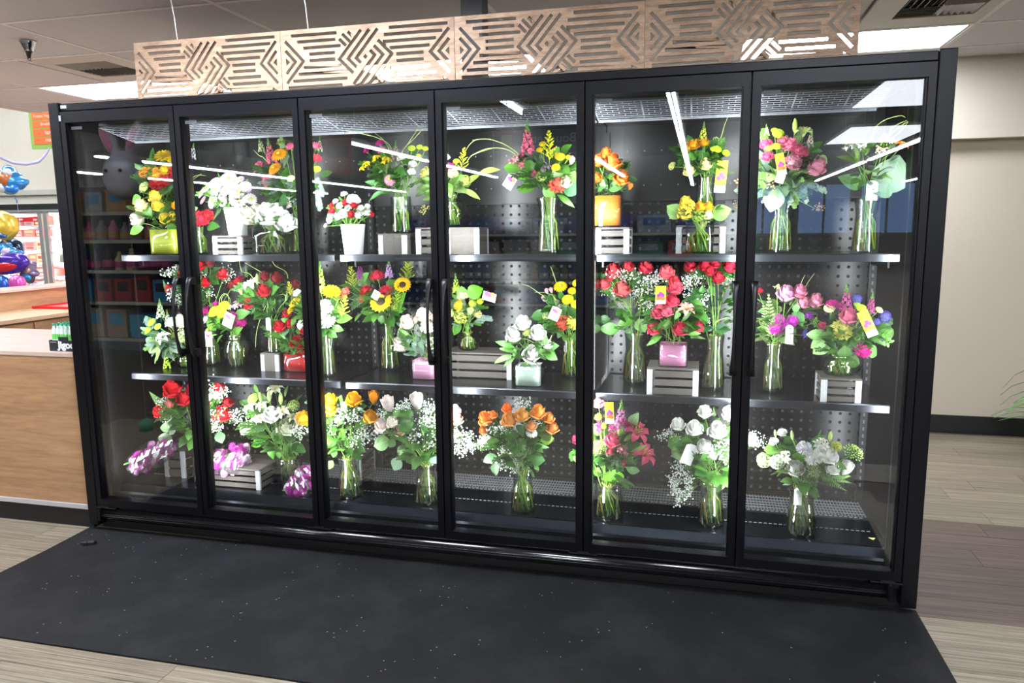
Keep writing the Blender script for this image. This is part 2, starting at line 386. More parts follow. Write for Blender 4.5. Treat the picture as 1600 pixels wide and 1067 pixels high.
for x, segs in ((2.55, ((-5.4, -13), (-13.3, -26))), (.62, ((-5.4, -6.9), (-9.6, -13), (-14, -20))), (-3.05, ((-9.2, -13.2), (-13.5, -19))),
                (-8.8, ((-9.8, -17), (-17.5, -26))), (6.7, ((-9, -16.5), (-17, -25))), (9.9, ((-10, -18), (-18.5, -27))), (-12.3, ((-9, -17), (-17.5, -26))), (-4.4, ((6.3, 2.2), (1.9, -3))), (-8.0, ((6.3, 2.2), (1.9, -3)))):  # last two rows are out of view, added to brighten the freezer side
    for a, b in segs: tube_lamp(x, a, b, 3.0 if b < -3.5 else 4.0)

# suspended flat light panels over the checkouts (mirrored in the rightmost door)
for q, (c0, c1) in enumerate((((1384, 128), (1450, 164)), ((1330, 200), (1400, 222)))):
    a_, b_ = at_z(*c0, 3.0), at_z(*c1, 3.0); ya, yb = sorted((-a_.y, -b_.y)); xa, xb = sorted((a_.x, b_.x))
    t = thing('hanging_light_panel', ('near', 'far')[q] + ' suspended flat light panel mirrored at the top of the rightmost door', 'lamp', ((xa + xb) / 2, (ya + yb) / 2, 3.0))
    hx, hy = (xb - xa) / 2, (yb - ya) / 2
    boxo('diffuser', (-hx, -hy, 0, hx, hy, .01), emission('panel far diffuser', '#f2f6ff', 9.0), t); boxo('housing', (-hx - .02, -hy - .02, .01, hx + .02, hy + .02, .05), M_trough, t)
    for sx in (-1, 1):
        k = MB(); k.tube([(sx * hx * .8, 0, .05), (sx * hx * .8, 0, 1.3)], .005, 5); k.build('hanger_rod', M_trough, t)

# black mat with dust
def mat_rubber():
    m, nt, b = new_mat('black rubber mat')
    tc = nt.nodes.new('ShaderNodeTexCoord')
    n1 = nt.nodes.new('ShaderNodeTexNoise'); n1.inputs['Scale'].default_value = 3.2; n1.inputs['Detail'].default_value = 9; n1.inputs['Roughness'].default_value = .7
    nt.links.new(tc.outputs['Object'], n1.inputs['Vector'])
    r1 = nt.nodes.new('ShaderNodeValToRGB'); e = r1.color_ramp.elements
    e[0].position = .45; e[0].color = lin('#0b0c0e'); e[1].position = .76; e[1].color = lin('#242427')
    nt.links.new(n1.outputs[0], r1.inputs[0])
    vo = nt.nodes.new('ShaderNodeTexVoronoi'); vo.inputs['Scale'].default_value = 34
    nt.links.new(tc.outputs['Object'], vo.inputs['Vector'])
    lt = nt.nodes.new('ShaderNodeMath'); lt.operation = 'LESS_THAN'; lt.inputs[1].default_value = .11
    nt.links.new(vo.outputs['Distance'], lt.inputs[0])
    n2 = nt.nodes.new('ShaderNodeTexNoise'); n2.inputs['Scale'].default_value = 4.5; nt.links.new(tc.outputs['Object'], n2.inputs['Vector'])
    g2 = nt.nodes.new('ShaderNodeMath'); g2.operation = 'GREATER_THAN'; g2.inputs[1].default_value = .58; nt.links.new(n2.outputs[0], g2.inputs[0])
    mu = nt.nodes.new('ShaderNodeMath'); mu.operation = 'MULTIPLY'; nt.links.new(lt.outputs[0], mu.inputs[0]); nt.links.new(g2.outputs[0], mu.inputs[1])
    mx = nt.nodes.new('ShaderNodeMixRGB'); mx.inputs[2].default_value = lin('#86847f')
    nt.links.new(mu.outputs[0], mx.inputs[0]); nt.links.new(r1.outputs[0], mx.inputs[1]); nt.links.new(mx.outputs[0], b.inputs['Base Color'])
    b.inputs['Roughness'].default_value = .75; b.inputs['Specular IOR Level'].default_value = .3
    return m
k = MB()
pts = [(-.075, -.008), (-.06, -.3), (-.07, -.97), (3.80, -.95), (3.79, -.47), (3.787, .012), (3.6, .012), (0, .0)]
k.prism(pts, 'z', 0.0, .007)
mm = k.build('floor_mat', mat_rubber()); tag(mm, 'long black rubber floor mat with dust lying in front of the cooler', 'floor mat')
# claw hair clip dropped on the mat
p = at_z(138, 851, .007)
t = thing('hair_clip', 'small black claw hair clip lying on the left end of the mat', 'hair clip', (p.x, p.y, .007), rz=.7)
for sgn in (-1, 1):
    k = MB(); k.tube([(-.03, sgn * .002, .012), (-.01, sgn * .008, .014), (.015, sgn * .01, .012), (.035, sgn * .004, .006)], .005, 6)
    for q in range(5): k.tube([(-.02 + q * .012, sgn * .006, .012), (-.02 + q * .012, sgn * .013, .003)], .0022, 5)
    k.build('jaw', mat('clip plastic', '#0b0b0c', .3), t)
k = MB(); k.tube([(-.004, -.01, .018), (-.004, .01, .018)], .004, 8); k.build('spring', mat('clip plastic', '#0b0b0c', .3), t)
# ------------------------------------------------------------------ the flower cooler
NX = 6; DW = .62; XR = NX * DW
Z_TOP = 2.10; Z_DT = 2.062; Z_GT = 2.012; Z_GB = .172; Z_DB = .135
YB = .68
M_frame = mat('black anodised frame', '#08080d', .34, spec=.22)
M_gloss = mat('glossy black rail', '#0c0c10', .16, spec=1.0)
M_inner = mat('black inner liner', '#08090b', .3, spec=.35)
M_side = mat('dull black side liner', '#050506', .5, spec=.08)
M_shelf = mat('black shelf steel', '#0b0b0d', .22, spec=.45)
M_lip = mat('steel shelf lip', '#4a4c52', .3, 1.0)
M_dlip = mat('dark deck lip', '#2e3036', .28, 1.0)
M_wire = mat('light grey wire', '#8f929a', .4, .3)
def perf():
    m, nt, b = new_mat('perforated black steel')
    tc = nt.nodes.new('ShaderNodeTexCoord'); sp = nt.nodes.new('ShaderNodeSeparateXYZ'); nt.links.new(tc.outputs['Object'], sp.inputs[0])
    def cell(out):
        a = nt.nodes.new('ShaderNodeMath'); a.operation = 'MULTIPLY'; a.inputs[1].default_value = 1 / .043; nt.links.new(out, a.inputs[0])
        f = nt.nodes.new('ShaderNodeMath'); f.operation = 'FRACT'; nt.links.new(a.outputs[0], f.inputs[0])
        s = nt.nodes.new('ShaderNodeMath'); s.operation = 'SUBTRACT'; s.inputs[1].default_value = .5; nt.links.new(f.outputs[0], s.inputs[0])
        p = nt.nodes.new('ShaderNodeMath'); p.operation = 'POWER'; p.inputs[1].default_value = 2; nt.links.new(s.outputs[0], p.inputs[0]); return p
    a, c = cell(sp.outputs['X']), cell(sp.outputs['Z'])
    ad = nt.nodes.new('ShaderNodeMath'); ad.operation = 'ADD'; nt.links.new(a.outputs[0], ad.inputs[0]); nt.links.new(c.outputs[0], ad.inputs[1])
    lt = nt.nodes.new('ShaderNodeMath'); lt.operation = 'LESS_THAN'; lt.inputs[1].default_value = .165 ** 2; nt.links.new(ad.outputs[0], lt.inputs[0])
    def mixv(dst, v0, v1):
        r = nt.nodes.new('ShaderNodeMapRange'); r.inputs[3].default_value = v0; r.inputs[4].default_value = v1; nt.links.new(lt.outputs[0], r.inputs[0]); nt.links.new(r.outputs[0], dst)
    mx = nt.nodes.new('ShaderNodeMixRGB'); mx.inputs[1].default_value = lin('#070809'); mx.inputs[2].default_value = lin('#303237')
    nt.links.new(lt.outputs[0], mx.inputs[0]); nt.links.new(mx.outputs[0], b.inputs['Base Color'])
    mixv(b.inputs['Roughness'], .22, .9); mixv(b.inputs['Specular IOR Level'], .22, .05)
    return m
M_perf = perf()
CO_ = thing('flower_cooler', 'long black glass-door refrigerated flower display case with six doors', 'display case', (0, 0, 0))
cooler = CO_
def cpart(name, b, m, bevel=.0): return boxo(name, b, m, cooler, bevel)
cpart('end_panel', (-.058, -.03, .03, 0, .82, Z_TOP + .004), M_frame, .004)
cpart('end_panel', (XR, -.03, .03, XR + .058, .82, Z_TOP + .004), M_frame, .004)
cpart('top_fascia', (0, -.02, Z_DT + .004, XR, .03, Z_TOP), M_frame, .003)
cpart('roof_panel', (0, .03, 2.05, XR, .82, 2.09), M_inner)
cpart('back_panel', (0, YB + .02, .03, XR, .82, 2.05), M_inner)
cpart('kick_plate', (-.03, .03, .0, XR + .02, .10, .10), mat('kick black', '#060607', .5))
cpart('sill', (0, -.01, .10, XR, .10, .133), M_gloss)
cpart('tub_front', (0, .07, .133, XR, .10, .17), M_inner)
for s, x in (('a', 0), ('b', XR - .012)): cpart('side_liner', (x, .03, .13, x + .012, YB + .02, 2.05), M_side)
# ribbed bumper rail along the bottom
prof = []
for q in range(33):
    a = -math.pi / 2 + math.pi * q / 32
    r = .031 + (.0016 if (q // 2) % 2 else 0) * (1 if q < 22 else 0)
    prof.append((-.012 - r * math.cos(a), .092 + r * math.sin(a)))
prof = [(-.012, .061)] + prof + [(-.012, .123)]
k = MB(); k.prism([(a, b) for a, b in prof], 'x', .02, XR - .04, smooth=True); k.build('bumper_rail', M_gloss, cooler)
for x in (.02, XR - .046): cpart('bumper_cap', (x - .004, -.046, .06, x + .01, -.008, .126), M_frame, .003)
for i in (0, 2, 4, 6):
    x = min(max(i * DW, .05), XR - .05)
    k = MB(); k.box(x - .06, -.03, .124, x + .06, .0, .130); k.box(x - .025, -.034, .128, x + .025, -.004, .136)
    for q in (-.045, -.02, .02, .045): k.ball((x + q, -.018, .133), .005)
    k.build('hinge_bracket', mat('hinge metal', '#3a3b40', .35, .8), cooler)
# back wall panels (perforated), with upright posts
for a, b in ((.012, 1.24), (1.24, 2.48), (2.48, XR - .012)):
    cpart('perforated_back_panel', (a + .003, YB, .21, b - .003, YB + .012, 1.62), M_perf)
    cpart('upper_back_panel', (a + .003, YB - .004, 1.625, b - .003, YB + .012, 2.0), M_inner)
    k = MB()
    for z in (1.70, 1.86):
        for q in range(14): k.ball((a + .1 + q * .08, YB - .004, z), .004, nu=6, nv=4)
    stuff(k.build('rivets', M_wire, cooler))
for x in (.03, 1.24, 2.48, XR - .03):
    o = cpart('slotted_upright', (x - .016, YB - .022, .21, x + .016, YB - .001, 1.95), M_inner)
    k = MB()
    for q in range(46): k.box(x - .004, YB - .0228, .28 + q * .034, x + .004, YB - .0222, .296 + q * .034)
    stuff(k.build('slots', mat('slot dark', '#5a5d66', .5), o))
cpart('partition', (2.474, .26, .78, 2.486, YB, 1.36), M_perf)
# upright LED lamps on the inside of the mullions
M_led = emission('LED diffuser', '#f2f6ff', 6.0)
for i in range(NX + 1):
    x = min(max(i * DW, .03), XR - .03)
    h = cpart('mullion_post', (x - .02, .028, .135, x + .02, .05, 2.05), M_frame)
    boxo('led_housing', (x - .013, .05, .24, x + .013, .058, 1.96), M_frame, h)
    ld = bpy.data.lights.new('led_light', 'AREA'); ld.shape = 'RECTANGLE'; ld.size = .026; ld.size_y = 1.7; ld.energy = LED_W * (.7 if i == 0 else .45 if i == NX else 1); ld.color = (.95, .98, 1.0)
    lo = bpy.data.objects.new('led_light', ld); COL.objects.link(lo); lo.location = (x, .06, 1.1); lo.rotation_euler = (math.pi / 2, 0, 0); lo.parent = cooler
# shelves: three lengths on two levels
SH = [1.385, .775]; Y_SH = .2
SEC = ((.075, 1.262), (1.292, 2.462), (2.50, 3.690))
for z in SH:
    for a, b in SEC:
        s = cpart('shelf', (a, Y_SH + .012, z - .022, b, YB - .03, z), M_shelf)
        k = MB(); k.prism([(Y_SH, z - .028), (Y_SH + .012, z - .028), (Y_SH + .012, z + .004), (Y_SH + .004, z + .004), (Y_SH, z)], 'x', a, b); k.build('shelf_lip', M_lip, s)
        for xx in (a + .004, b - .012): boxo('shelf_bracket', (xx, Y_SH + .14, z - .06, xx + .008, YB - .02, z - .022), M_inner, s)
# bottom deck
ZD = .20
for a, b in SEC:
    d = cpart('deck_pan', (a - .04, .135, ZD - .03, b + .02, .47, ZD), M_shelf)
    k = MB(); k.prism([(.105, .165), (.13, .165), (.135, ZD + .006), (.12, ZD + .006)], 'x', a - .05, b + .012); k.build('deck_lip', M_dlip, d)
    k = MB()
    for yy in (.30, .455):
        q = a
        while q < b - .02: k.box(q, yy, ZD, q + .013, yy + .004, ZD + .0012); q += .021
    stuff(k.build('deck_slots', M_wire, d))
    k = MB()
    q = a - .02
    while q < b: k.box(q, .475, ZD - .002, q + .003, .665, ZD + .001); q += .014
    for yy in (.475, .51, .545, .58, .615, .655): k.box(a - .02, yy, ZD - .006, b, yy + .004, ZD - .002)
    stuff(k.build('return_air_grille', M_wire, cooler))
cpart('deck_base', (0, .10, .14, XR, YB + .02, .162), M_inner)
# air discharge honeycomb at the top
g0, g1 = Vector((0, .10, 2.0)), Vector((0, .335, 1.955))
nv = (g1 - g0)
for a, b in SEC:
    a2, b2 = max(a - .0145, .1), min(b + .0145, 3.60)
    o = cpart('discharge_grille_frame', (a2, g1.y, g1.z - .002, b2, g1.y + .006, g1.z + .006), M_wire)
    k = MB(); n = 11
    for q in range(n):
        c = g0 + nv * (q / (n - 1)); k.box(a2, c.y - .0026, c.z - .001, b2, c.y + .0026, c.z + .001)
    x = a2
    j = 0
    while x < b2:
        if j % 8 == 0:
            k.add([(x, g0.y, g0.z + .001), (x + .006, g0.y, g0.z + .001), (x + .006, g1.y, g1.z + .001), (x, g1.y, g1.z + .001)], [(0, 1, 2, 3)])
        else:
            for q in range(n - 1):
                if (q + j) % 2 == 0: continue
                c0 = g0 + nv * (q / (n - 1)); c1 = g0 + nv * ((q + 1) / (n - 1))
                k.add([(x, c0.y, c0.z), (x + .0035, c0.y, c0.z), (x + .0035, c1.y, c1.z), (x, c1.y, c1.z)], [(0, 1, 2, 3)])
        x += .0245; j += 1
    stuff(k.build('grille_bars', M_wire, o))
    q = a2 + .02
    boxo('grille_back_plate', (a2, .10, 2.01, b2, .345, 2.02), mat('grille void', '#0b0b0d', .7), o)
    boxo('fan_cowl', (a2, .36, 1.98, b2, YB, 2.03), M_inner, o)
# doors
M_glass = glass_mat('door glass', (.93, .95, .95), 1.6, .012)
Mst = mat('sticker grey', '#55575c', .6)
def handle_mesh():
    k = MB(); n = 26; H = .37
    rings = []
    vs = []; m = 10
    for i in range(n + 1):
        t = i / n; z = H / 2 - t * H
        out = -.042 * math.sin(math.pi * min(max((t - .0) / 1.0, 0), 1)) ** .55 - .012
        e = abs(2 * t - 1); w = .0062 + .0085 * e ** 2.2; d = .0055 + .004 * e ** 3
        for q in range(m):
            a = 2 * math.pi * q / m; vs.append((w * math.cos(a), out + d * math.sin(a), z))
    fs = [(i * m + q, i * m + (q + 1) % m, (i + 1) * m + (q + 1) % m, (i + 1) * m + q) for i in range(n) for q in range(m)]
    fs += [tuple(range(m)), tuple(n * m + q for q in range(m))]
    k.add(vs, fs, 0, True)
    k.box(-.012, -.022, H / 2 - .035, .012, .012, H / 2 - .004); k.box(-.012, -.022, -H / 2 + .004, .012, .012, -H / 2 + .035)
    me = k.mesh('handle', mat('handle black', '#08080a', .35, spec=.5)); k.recalc(me); return me
HM = handle_mesh()
for i in range(NX):
    x0, x1 = i * DW + .003, (i + 1) * DW - .003
    k = MB(); st = .026
    k.box(x0, -.028, Z_DB, x0 + st, .024, Z_DT); k.box(x1 - st, -.028, Z_DB, x1, .024, Z_DT)
    k.box(x0 + st, -.028, Z_GT, x1 - st, .024, Z_DT); k.box(x0 + st, -.028, Z_DB, x1 - st, .024, Z_GB)
    # inner step of the frame
    for b in ((x0 + st, x0 + st + .006, Z_GB, Z_GT), (x1 - st - .006, x1 - st, Z_GB, Z_GT)): k.box(b[0], -.018, b[2], b[1], .02, b[3])
    d = k.build('door', M_frame, cooler)
    boxo('glass_pane', (x0 + st + .001, -.006, Z_GB - .004, x1 - st - .001, -.002, Z_GT + .004), M_glass, d)
    boxo('maker_label', (x0 + .04, -.0085, Z_GT - .03, x0 + .10, -.0065, Z_GT - .016), Mst, d)
    hx = x1 - .032 if i % 2 == 0 else x0 + .032
    hd = link('handle', HM, d, (hx, -.03, 1.11))
# small paper tags stuck on the frame and end panel
cpart('frame_sticker', (.005, -.0215, 2.078, .038, -.0205, 2.092), mat('white sticker', '#d8d8da', .7))
cpart('door_stopper', (.002, -.034, 2.02, .009, -.0285, 2.045), mat('white sticker', '#d8d8da', .7))

# ------------------------------------------------------------------ wooden fretwork panels hung over the cooler
def offset_poly(pts, w):
    pts = [Vector(p) for p in pts]; n = len(pts); L = []; R = []
    for i in range(n):
        if i == 0: d = (pts[1] - pts[0]).normalized(); nn = Vector((-d.y, d.x)); L.append(pts[0] + nn * w); R.append(pts[0] - nn * w)
        elif i == n - 1: d = (pts[-1] - pts[-2]).normalized(); nn = Vector((-d.y, d.x)); L.append(pts[-1] + nn * w); R.append(pts[-1] - nn * w)
        else:
            d0 = (pts[i] - pts[i - 1]).normalized(); d1 = (pts[i + 1] - pts[i]).normalized()
            n0 = Vector((-d0.y, d0.x)); n1 = Vector((-d1.y, d1.x)); b = (n0 + n1).normalized(); s = w / max(.3, b.dot(n0))
            L.append(pts[i] + b * s); R.append(pts[i] - b * s)
    return L + R[::-1]
def fret_mesh(W, H):
    S = W / 1078.0; hw = 9.5
    half = []
    # right half strokes, in units about the centre of a 1078 x 370 panel (y up)
    half += [[(40, 32), (16, 0), (-100, -150)] if False else [(30, 35), (58, 5), (-80, -155)], [(55, 60), (108, 5), (-30, -155)], [(80, 90), (163, 5), (22, -155)]]
    half += [[(70, -115), (105, -150)], [(92, -92), (140, -140)], [(118, -70), (160, -112)]]
    for y, a, b in ((155, 150, 500), (117, 118, 468), (78, 110, 430), (40, 150, 392), (2, 190, 355), (-36, 190, 355), (-74, 152, 392), (-112, 185, 430), (-150, 175, 468)):
        half.append([(a, y), (b, y)])
    half += [[(508, 128), (395, 2), (508, -122)], [(508, 70), (447, 2), (508, -66)]]
    holes = []
    for st in half:
        q = offset_poly(st, hw)
        holes.append([(p.x, p.y) for p in q]); holes.append([(-p.x, -p.y) for p in q])
    tri = [(482, 2), (508, 26), (508, -22)]; holes += [tri, [(-a, -b) for a, b in tri]]
    holes.append([(-14, 0), (0, 15), (14, 0), (0, -15)])
    c = bpy.data.curves.new('fret', 'CURVE'); c.dimensions = '2D'; c.fill_mode = 'BOTH'; c.extrude = .005
    def spl(pts):
        s = c.splines.new('POLY'); s.points.add(len(pts) - 1); s.use_cyclic_u = True
        for q, p in zip(s.points, pts): q.co = (p[0], p[1], 0, 1)
    spl([(-W / 2 + .001, -H / 2), (W / 2 - .001, -H / 2), (W / 2 - .001, H / 2), (-W / 2 + .001, H / 2)])
    sy = H / 370
    for h in holes: spl([(a * S, b * sy) for a, b in h])
    t = bpy.data.objects.new('fret', c); COL.objects.link(t); bpy.context.view_layer.update()
    me = bpy.data.meshes.new_from_object(t.evaluated_get(bpy.context.evaluated_depsgraph_get()))
    bpy.data.objects.remove(t); me.materials.clear(); return me
M_ply = wood_mat('fretwork plywood', '#7f624b', '#d0b092', (5, 26, 5), .6, contrast=(.32, .68), var=.04)
PX = [.37, 1.125, 1.925, 2.70, 3.472]
plabs = ['leftmost carved wooden fretwork panel above the cooler, beside the ceiling vent', 'second carved wooden fretwork panel from the left above the cooler',
         'third carved wooden fretwork panel from the left, in front of the black pole', 'rightmost carved wooden fretwork panel above the cooler, below the right light']
for i in range(4):
    W = PX[i + 1] - PX[i]; me = fret_mesh(W, .262); me.materials.append(M_ply)
    o = link('fretwork_panel', me, None, mtx=Matrix.LocRotScale(Vector(((PX[i] + PX[i + 1]) / 2, .06, 2.101 + .131)), Euler((math.pi / 2, 0, 0)), None))
    tag(o, plabs[i], 'wood panel', 'carved wooden fretwork panels')
# hanging wires and the black pole behind the panels
for u, v, lab in ((277, 57, 'thin white wire holding the leftmost fretwork panel'), (481, 27, 'thin white wire holding the second fretwork panel')):
    p = at_y(u, v, .06)
    t = thing('hanging_wire', lab, 'wire', (p.x, .06, 2.363), 'panel hanging wires')
    k = MB(); k.tube([(0, 0, -.01), (-.01, .002, .1), (-.03, 0, ZC - 2.363)], .0022, 6); k.build('wire', M_tee, t)
    k = MB(); k.box(-.04, -.008, ZC - 2.363 - .012, -.02, .008, ZC - 2.363); k.tube([(-.027, 0, ZC - 2.363 - .04), (-.028, 0, ZC - 2.363 - .01)], .006, 8); k.build('ceiling_clip', mat('clip metal', '#b5b2ab', .4, .7), t)
p = at_y(742, 60, .45)
k = MB(); k.box(p.x - .05, .40, 2.09, p.x + .05, .50, 2.60); k.box(p.x - .062, .388, 2.09, p.x + .062, .512, 2.10); k.box(p.x - .062, .388, 2.588, p.x + .062, .512, 2.598)
tag(k.build('service_pole', mat('pole black', '#0a0a0b', .45)), 'square black service pole rising from the cooler to the ceiling', 'pole')
# ------------------------------------------------------------------ florist counters at the left
M_oak = wood_mat('oak laminate', '#8a6647', '#c79c72', (.9, 9, 9), .42, contrast=(.3, .72))
M_oakv = wood_mat('oak laminate side', '#8a6647', '#c79c72', (9, .9, 9), .42, contrast=(.3, .72))
M_top = wood_mat('pale countertop', '#b89c8c', '#d8c3b6', (1, 8, 8), .35, contrast=(.3, .72))
M_topv = wood_mat('pale worktop', '#b08a6c', '#d2b092', (8, 1, 8), .35, contrast=(.3, .72))
c = thing('front_counter', 'oak laminate counter with pale top and black kick, left of the cooler', 'counter', (-.06, 0, 0))
def sub(o, name, b, m, bevel=0): return boxo(name, (b[0] - o.location.x, b[1] - o.location.y, b[2] - o.location.z, b[3] - o.location.x, b[4] - o.location.y, b[5] - o.location.z), m, o, bevel)
sub(c, 'front_panel', (-3.2, .0, .125, -.062, .03, .888), M_oak)
sub(c, 'body', (-3.2, .03, .1, -.062, .70, .875), M_oak)
sub(c, 'countertop', (-3.2, -.004, .888, -.062, .73, .912), M_top, .003)
sub(c, 'metal_strip', (-3.2, -.008, .098, -.062, .03, .124), mat('white metal strip', '#c9c9cc', .35, .4), .003)
sub(c, 'kick_plate', (-3.2, .004, .0, -.062, .03, .098), mat('black kick', '#0a0a0a', .5))
s = thing('side_counter', 'oak side counter with raised ledge and cupboard doors behind the front counter', 'counter', (-2.5, 1.6, 0))
sub(s, 'body', (-2.5, .76, .0, -1.97, 4.6, .85), M_oakv)
for q in range(5):
    y0 = .79 + q * .75; sub(s, 'cupboard_door', (-1.97, y0 + .006, .1, -1.95, y0 + .744, .835), M_oakv)
sub(s, 'worktop', (-2.5, .76, .85, -1.93, 4.6, .88), M_topv, .002)
sub(s, 'ledge_panel', (-2.53, .76, 0, -2.5, 4.6, 1.03), M_oakv)
sub(s, 'ledge_top', (-2.80, .70, 1.03, -2.48, 4.66, 1.05), M_top, .002)
sub(s, 'ledge_support', (-2.78, .76, 0, -2.75, 4.6, 1.03), M_oakv)
p = at_z(95, 478, .882)
t = thing('red_document_tray', 'flat red acrylic tray lying on the side counter worktop', 'tray', (-2.25, p.y + .55, .88))
Mr = mat('red acrylic', '#d3202a', .2, spec=.6)
boxo('base', (-.2, -.75, 0, .22, .6, .006), mat('pale red sheet', '#e88a8c', .3), t)
for b in ((-.21, -.76, -.2, .61), (.21, -.76, .22, .61), (-.21, -.77, .22, -.76), (-.21, .6, .22, .61)): boxo('rim', (b[0], b[1], 0, b[2], b[3], .022), Mr, t)

# box of small drink bottles, with its printed front
bx = at_y(78, 548, .03); bx0 = bx.x; Y0 = .03
t = thing('bottle_carton', 'black printed display carton holding small bottles, on the counter by the cooler', 'carton', (bx0, Y0, .912))
Mcar = mat('carton black', '#20242a', .5); Mcarw = mat('carton white', '#e6ece6', .5)
W = -.066 - bx0
boxo('front_wall', (0, 0, 0, W, .003, .055), Mcar, t); boxo('back_wall', (0, .157, 0, W, .16, .055), Mcar, t)
boxo('side_wall', (0, .003, 0, .003, .157, .055), Mcar, t); boxo('side_wall', (W - .003, .003, 0, W, .157, .055), Mcar, t)
boxo('bottom', (0, .003, 0, W, .157, .003), Mcar, t)
Mltr = mat('lettering white', '#f4f6f4', .6)
text('lettering', 'Jigoo', Mltr, .05, (W * .56, -.0008, .031), (math.pi / 2, 0, 0), t, bold=.0022)
boxo('printed_line', (.008, -.001, .044, .045, 0, .0475), mat('grey print', '#9aa09c', .6), t)
for q in (0, 1): boxo('printed_mark', (W - .022 + q * .002, -.001, .012 + q * .02, W - .012, 0, .018 + q * .02), mat('grey print', '#9aa09c', .6), t)
n = 7
def small_bottle():
    k = MB(); k.lathe([(.0165, 0), (.017, .004), (.017, .055)], 12, 1, closed=False)
    k.lathe([(.017, .055), (.017, .082)], 12, 2); k.lathe([(.017, .082), (.017, .1), (.009, .116), (.0085, .124)], 12, 0)
    k.lathe([(.0095, .124), (.0095, .136), (.0001, .137)], 12, 3)
    k.v = [(x * .72, y * .72, z) for x, y, z in k.v]
    me = k.mesh('small_bottle', [mat('bottle clear', '#dff3e6', .15), mat('bottle label white', '#eef6ee', .4), mat('bottle label green', '#7be06f', .4), mat('bottle cap teal', '#1f9a72', .35)]); k.recalc(me); return me
SB = small_bottle()
for r in range(4):
    for q in range(n):
        o = link('small_bottle', SB, None, (bx0 + .017 + q * (W - .034) / (n - 1), Y0 + .021 + r * .0385, .915))
        lab = 'small clear bottle with green cap and label in the front row of the black carton' if r == 0 else 'small clear bottle with green cap standing behind the front row in the carton'
        tag(o, lab, 'bottle', 'small bottles front row' if r == 0 else 'small bottles back rows')
boxo('carton_tab', (W * .32, -.001, .055, W * .62, .002, .073), Mcar, t)

# ------------------------------------------------------------------ frozen-food cabinets on the far wall
FY = 6.6
def P(u, v): return at_y(u, v, FY)
f0 = P(-60, 440); f1 = P(150, 440)
zt = P(50, 331).z; zb = .1
fz = thing('freezer_cabinet', 'bright white glass-door freezer cabinet on the far wall', 'freezer', (P(40, 400).x, FY, 0))
xl, xr = P(-110, 400).x, P(190, 400).x; M_al = mat('freezer aluminium', '#b9bcc0', .35, .6); M_fw = mat('freezer white', '#f2f2ee', .5)
def fp(name, b, m): return sub(fz, name, b, m)
fp('back_wall', (xl, FY + .5, 0, xr, FY + .55, zt), M_fw); fp('roof', (xl, FY, zt - .02, xr, FY + .55, zt + .02), M_fw)
fp('base', (xl, FY, 0, xr, FY + .55, .25), M_al); fp('header', (xl, FY - .06, zt, xr, FY + .55, zt + .03), M_al)
fp('dark_band', (xl, FY - .02, zt + .03, xr, FY + .55, zt + .12), mat('black band', '#131313', .6))
sh_z = [P(60, v).z for v in (352, 370, 391, 412, 433, 452)]
for z in sh_z: fp('shelf', (xl, FY + .06, z - .012, xr, FY + .5, z), M_fw)
# mullion position from the photo
mull = [P(77, 400).x + dx for dx in (-3.0, -1.5 - .0, 0.0, 1.5)]
mull = [P(77, 380).x - 1.02, P(75, 380).x, P(75, 380).x + 1.02]
for x in mull:
    fp('door_frame', (x - .10, FY - .05, .25, x - .03, FY, zt), M_al); fp('door_frame', (x + .0, FY - .05, .25, x + .07, FY, zt), M_al)
for a, b in zip([xl] + mull, mull + [xr]): fp('glass_door', (a + .075, FY - .03, .25, b - .105, FY - .024, zt), glass_mat('freezer glass', (.97, .98, 1.0), .6, .0))
for x in mull:
    ld = bpy.data.lights.new('freezer_light', 'AREA'); ld.shape = 'RECTANGLE'; ld.size = .05; ld.size_y = 1.4; ld.energy = 80
    lo = bpy.data.objects.new('freezer_light', ld); COL.objects.link(lo); lo.location = (x - .01 - fz.location.x, .02, 1.1); lo.rotation_euler = (math.pi / 2, 0, 0); lo.parent = fz
rng = random.Random(11)
fcol = ['#e8b4ac', '#d9473f', '#f1ded2', '#ea8f80', '#f4efe2', '#e06a58', '#e6e3a0', '#dca0a8']
k = MB(); k.box(-.5, 0, 0, .5, .3, 1, 0); k.box(-.36, -.004, .5, .36, 0, .85, 1); k.box(-.3, -.004, .14, .3, 0, .38, 2)
for si in range(6):
    z = sh_z[si] if si else None
levels = [(sh_z[i], (sh_z[i - 1] - sh_z[i]) if i else (zt - sh_z[0])) for i in range(6)]
fmeshes = []
for ci, c_ in enumerate(fcol):
    me = k.mesh('frozen_box', [mat('frozen box ' + c_, c_, .5), mat('frozen print ' + fcol[(ci + 3) % 8], fcol[(ci + 3) % 8], .5), mat('frozen strip ' + fcol[(ci + 5) % 8], fcol[(ci + 5) % 8], .5)]); k.recalc(me); fmeshes.append(me)
for li, (z, hh) in enumerate(levels):
    x = P(10, 400).x - .1
    while x < P(122, 400).x:
        w = rng.uniform(.13, .24)
        if not any(abs(x + w / 2 - m_) < .12 for m_ in mull):
            o = link('frozen_box', rng.choice(fmeshes), None, mtx=Matrix.LocRotScale(Vector((x + w / 2, FY + .1, z)), None, Vector((w * .94, .8, min(hh * .72, .3) * rng.uniform(.8, 1)))))
            tag(o, 'red and white frozen food pack on %s shelf of the far freezer' % ('the top', 'the second', 'the third', 'the fourth', 'the fifth', 'the lowest')[li], 'food pack', 'frozen packs shelf %d' % (li + 1))
        x += w
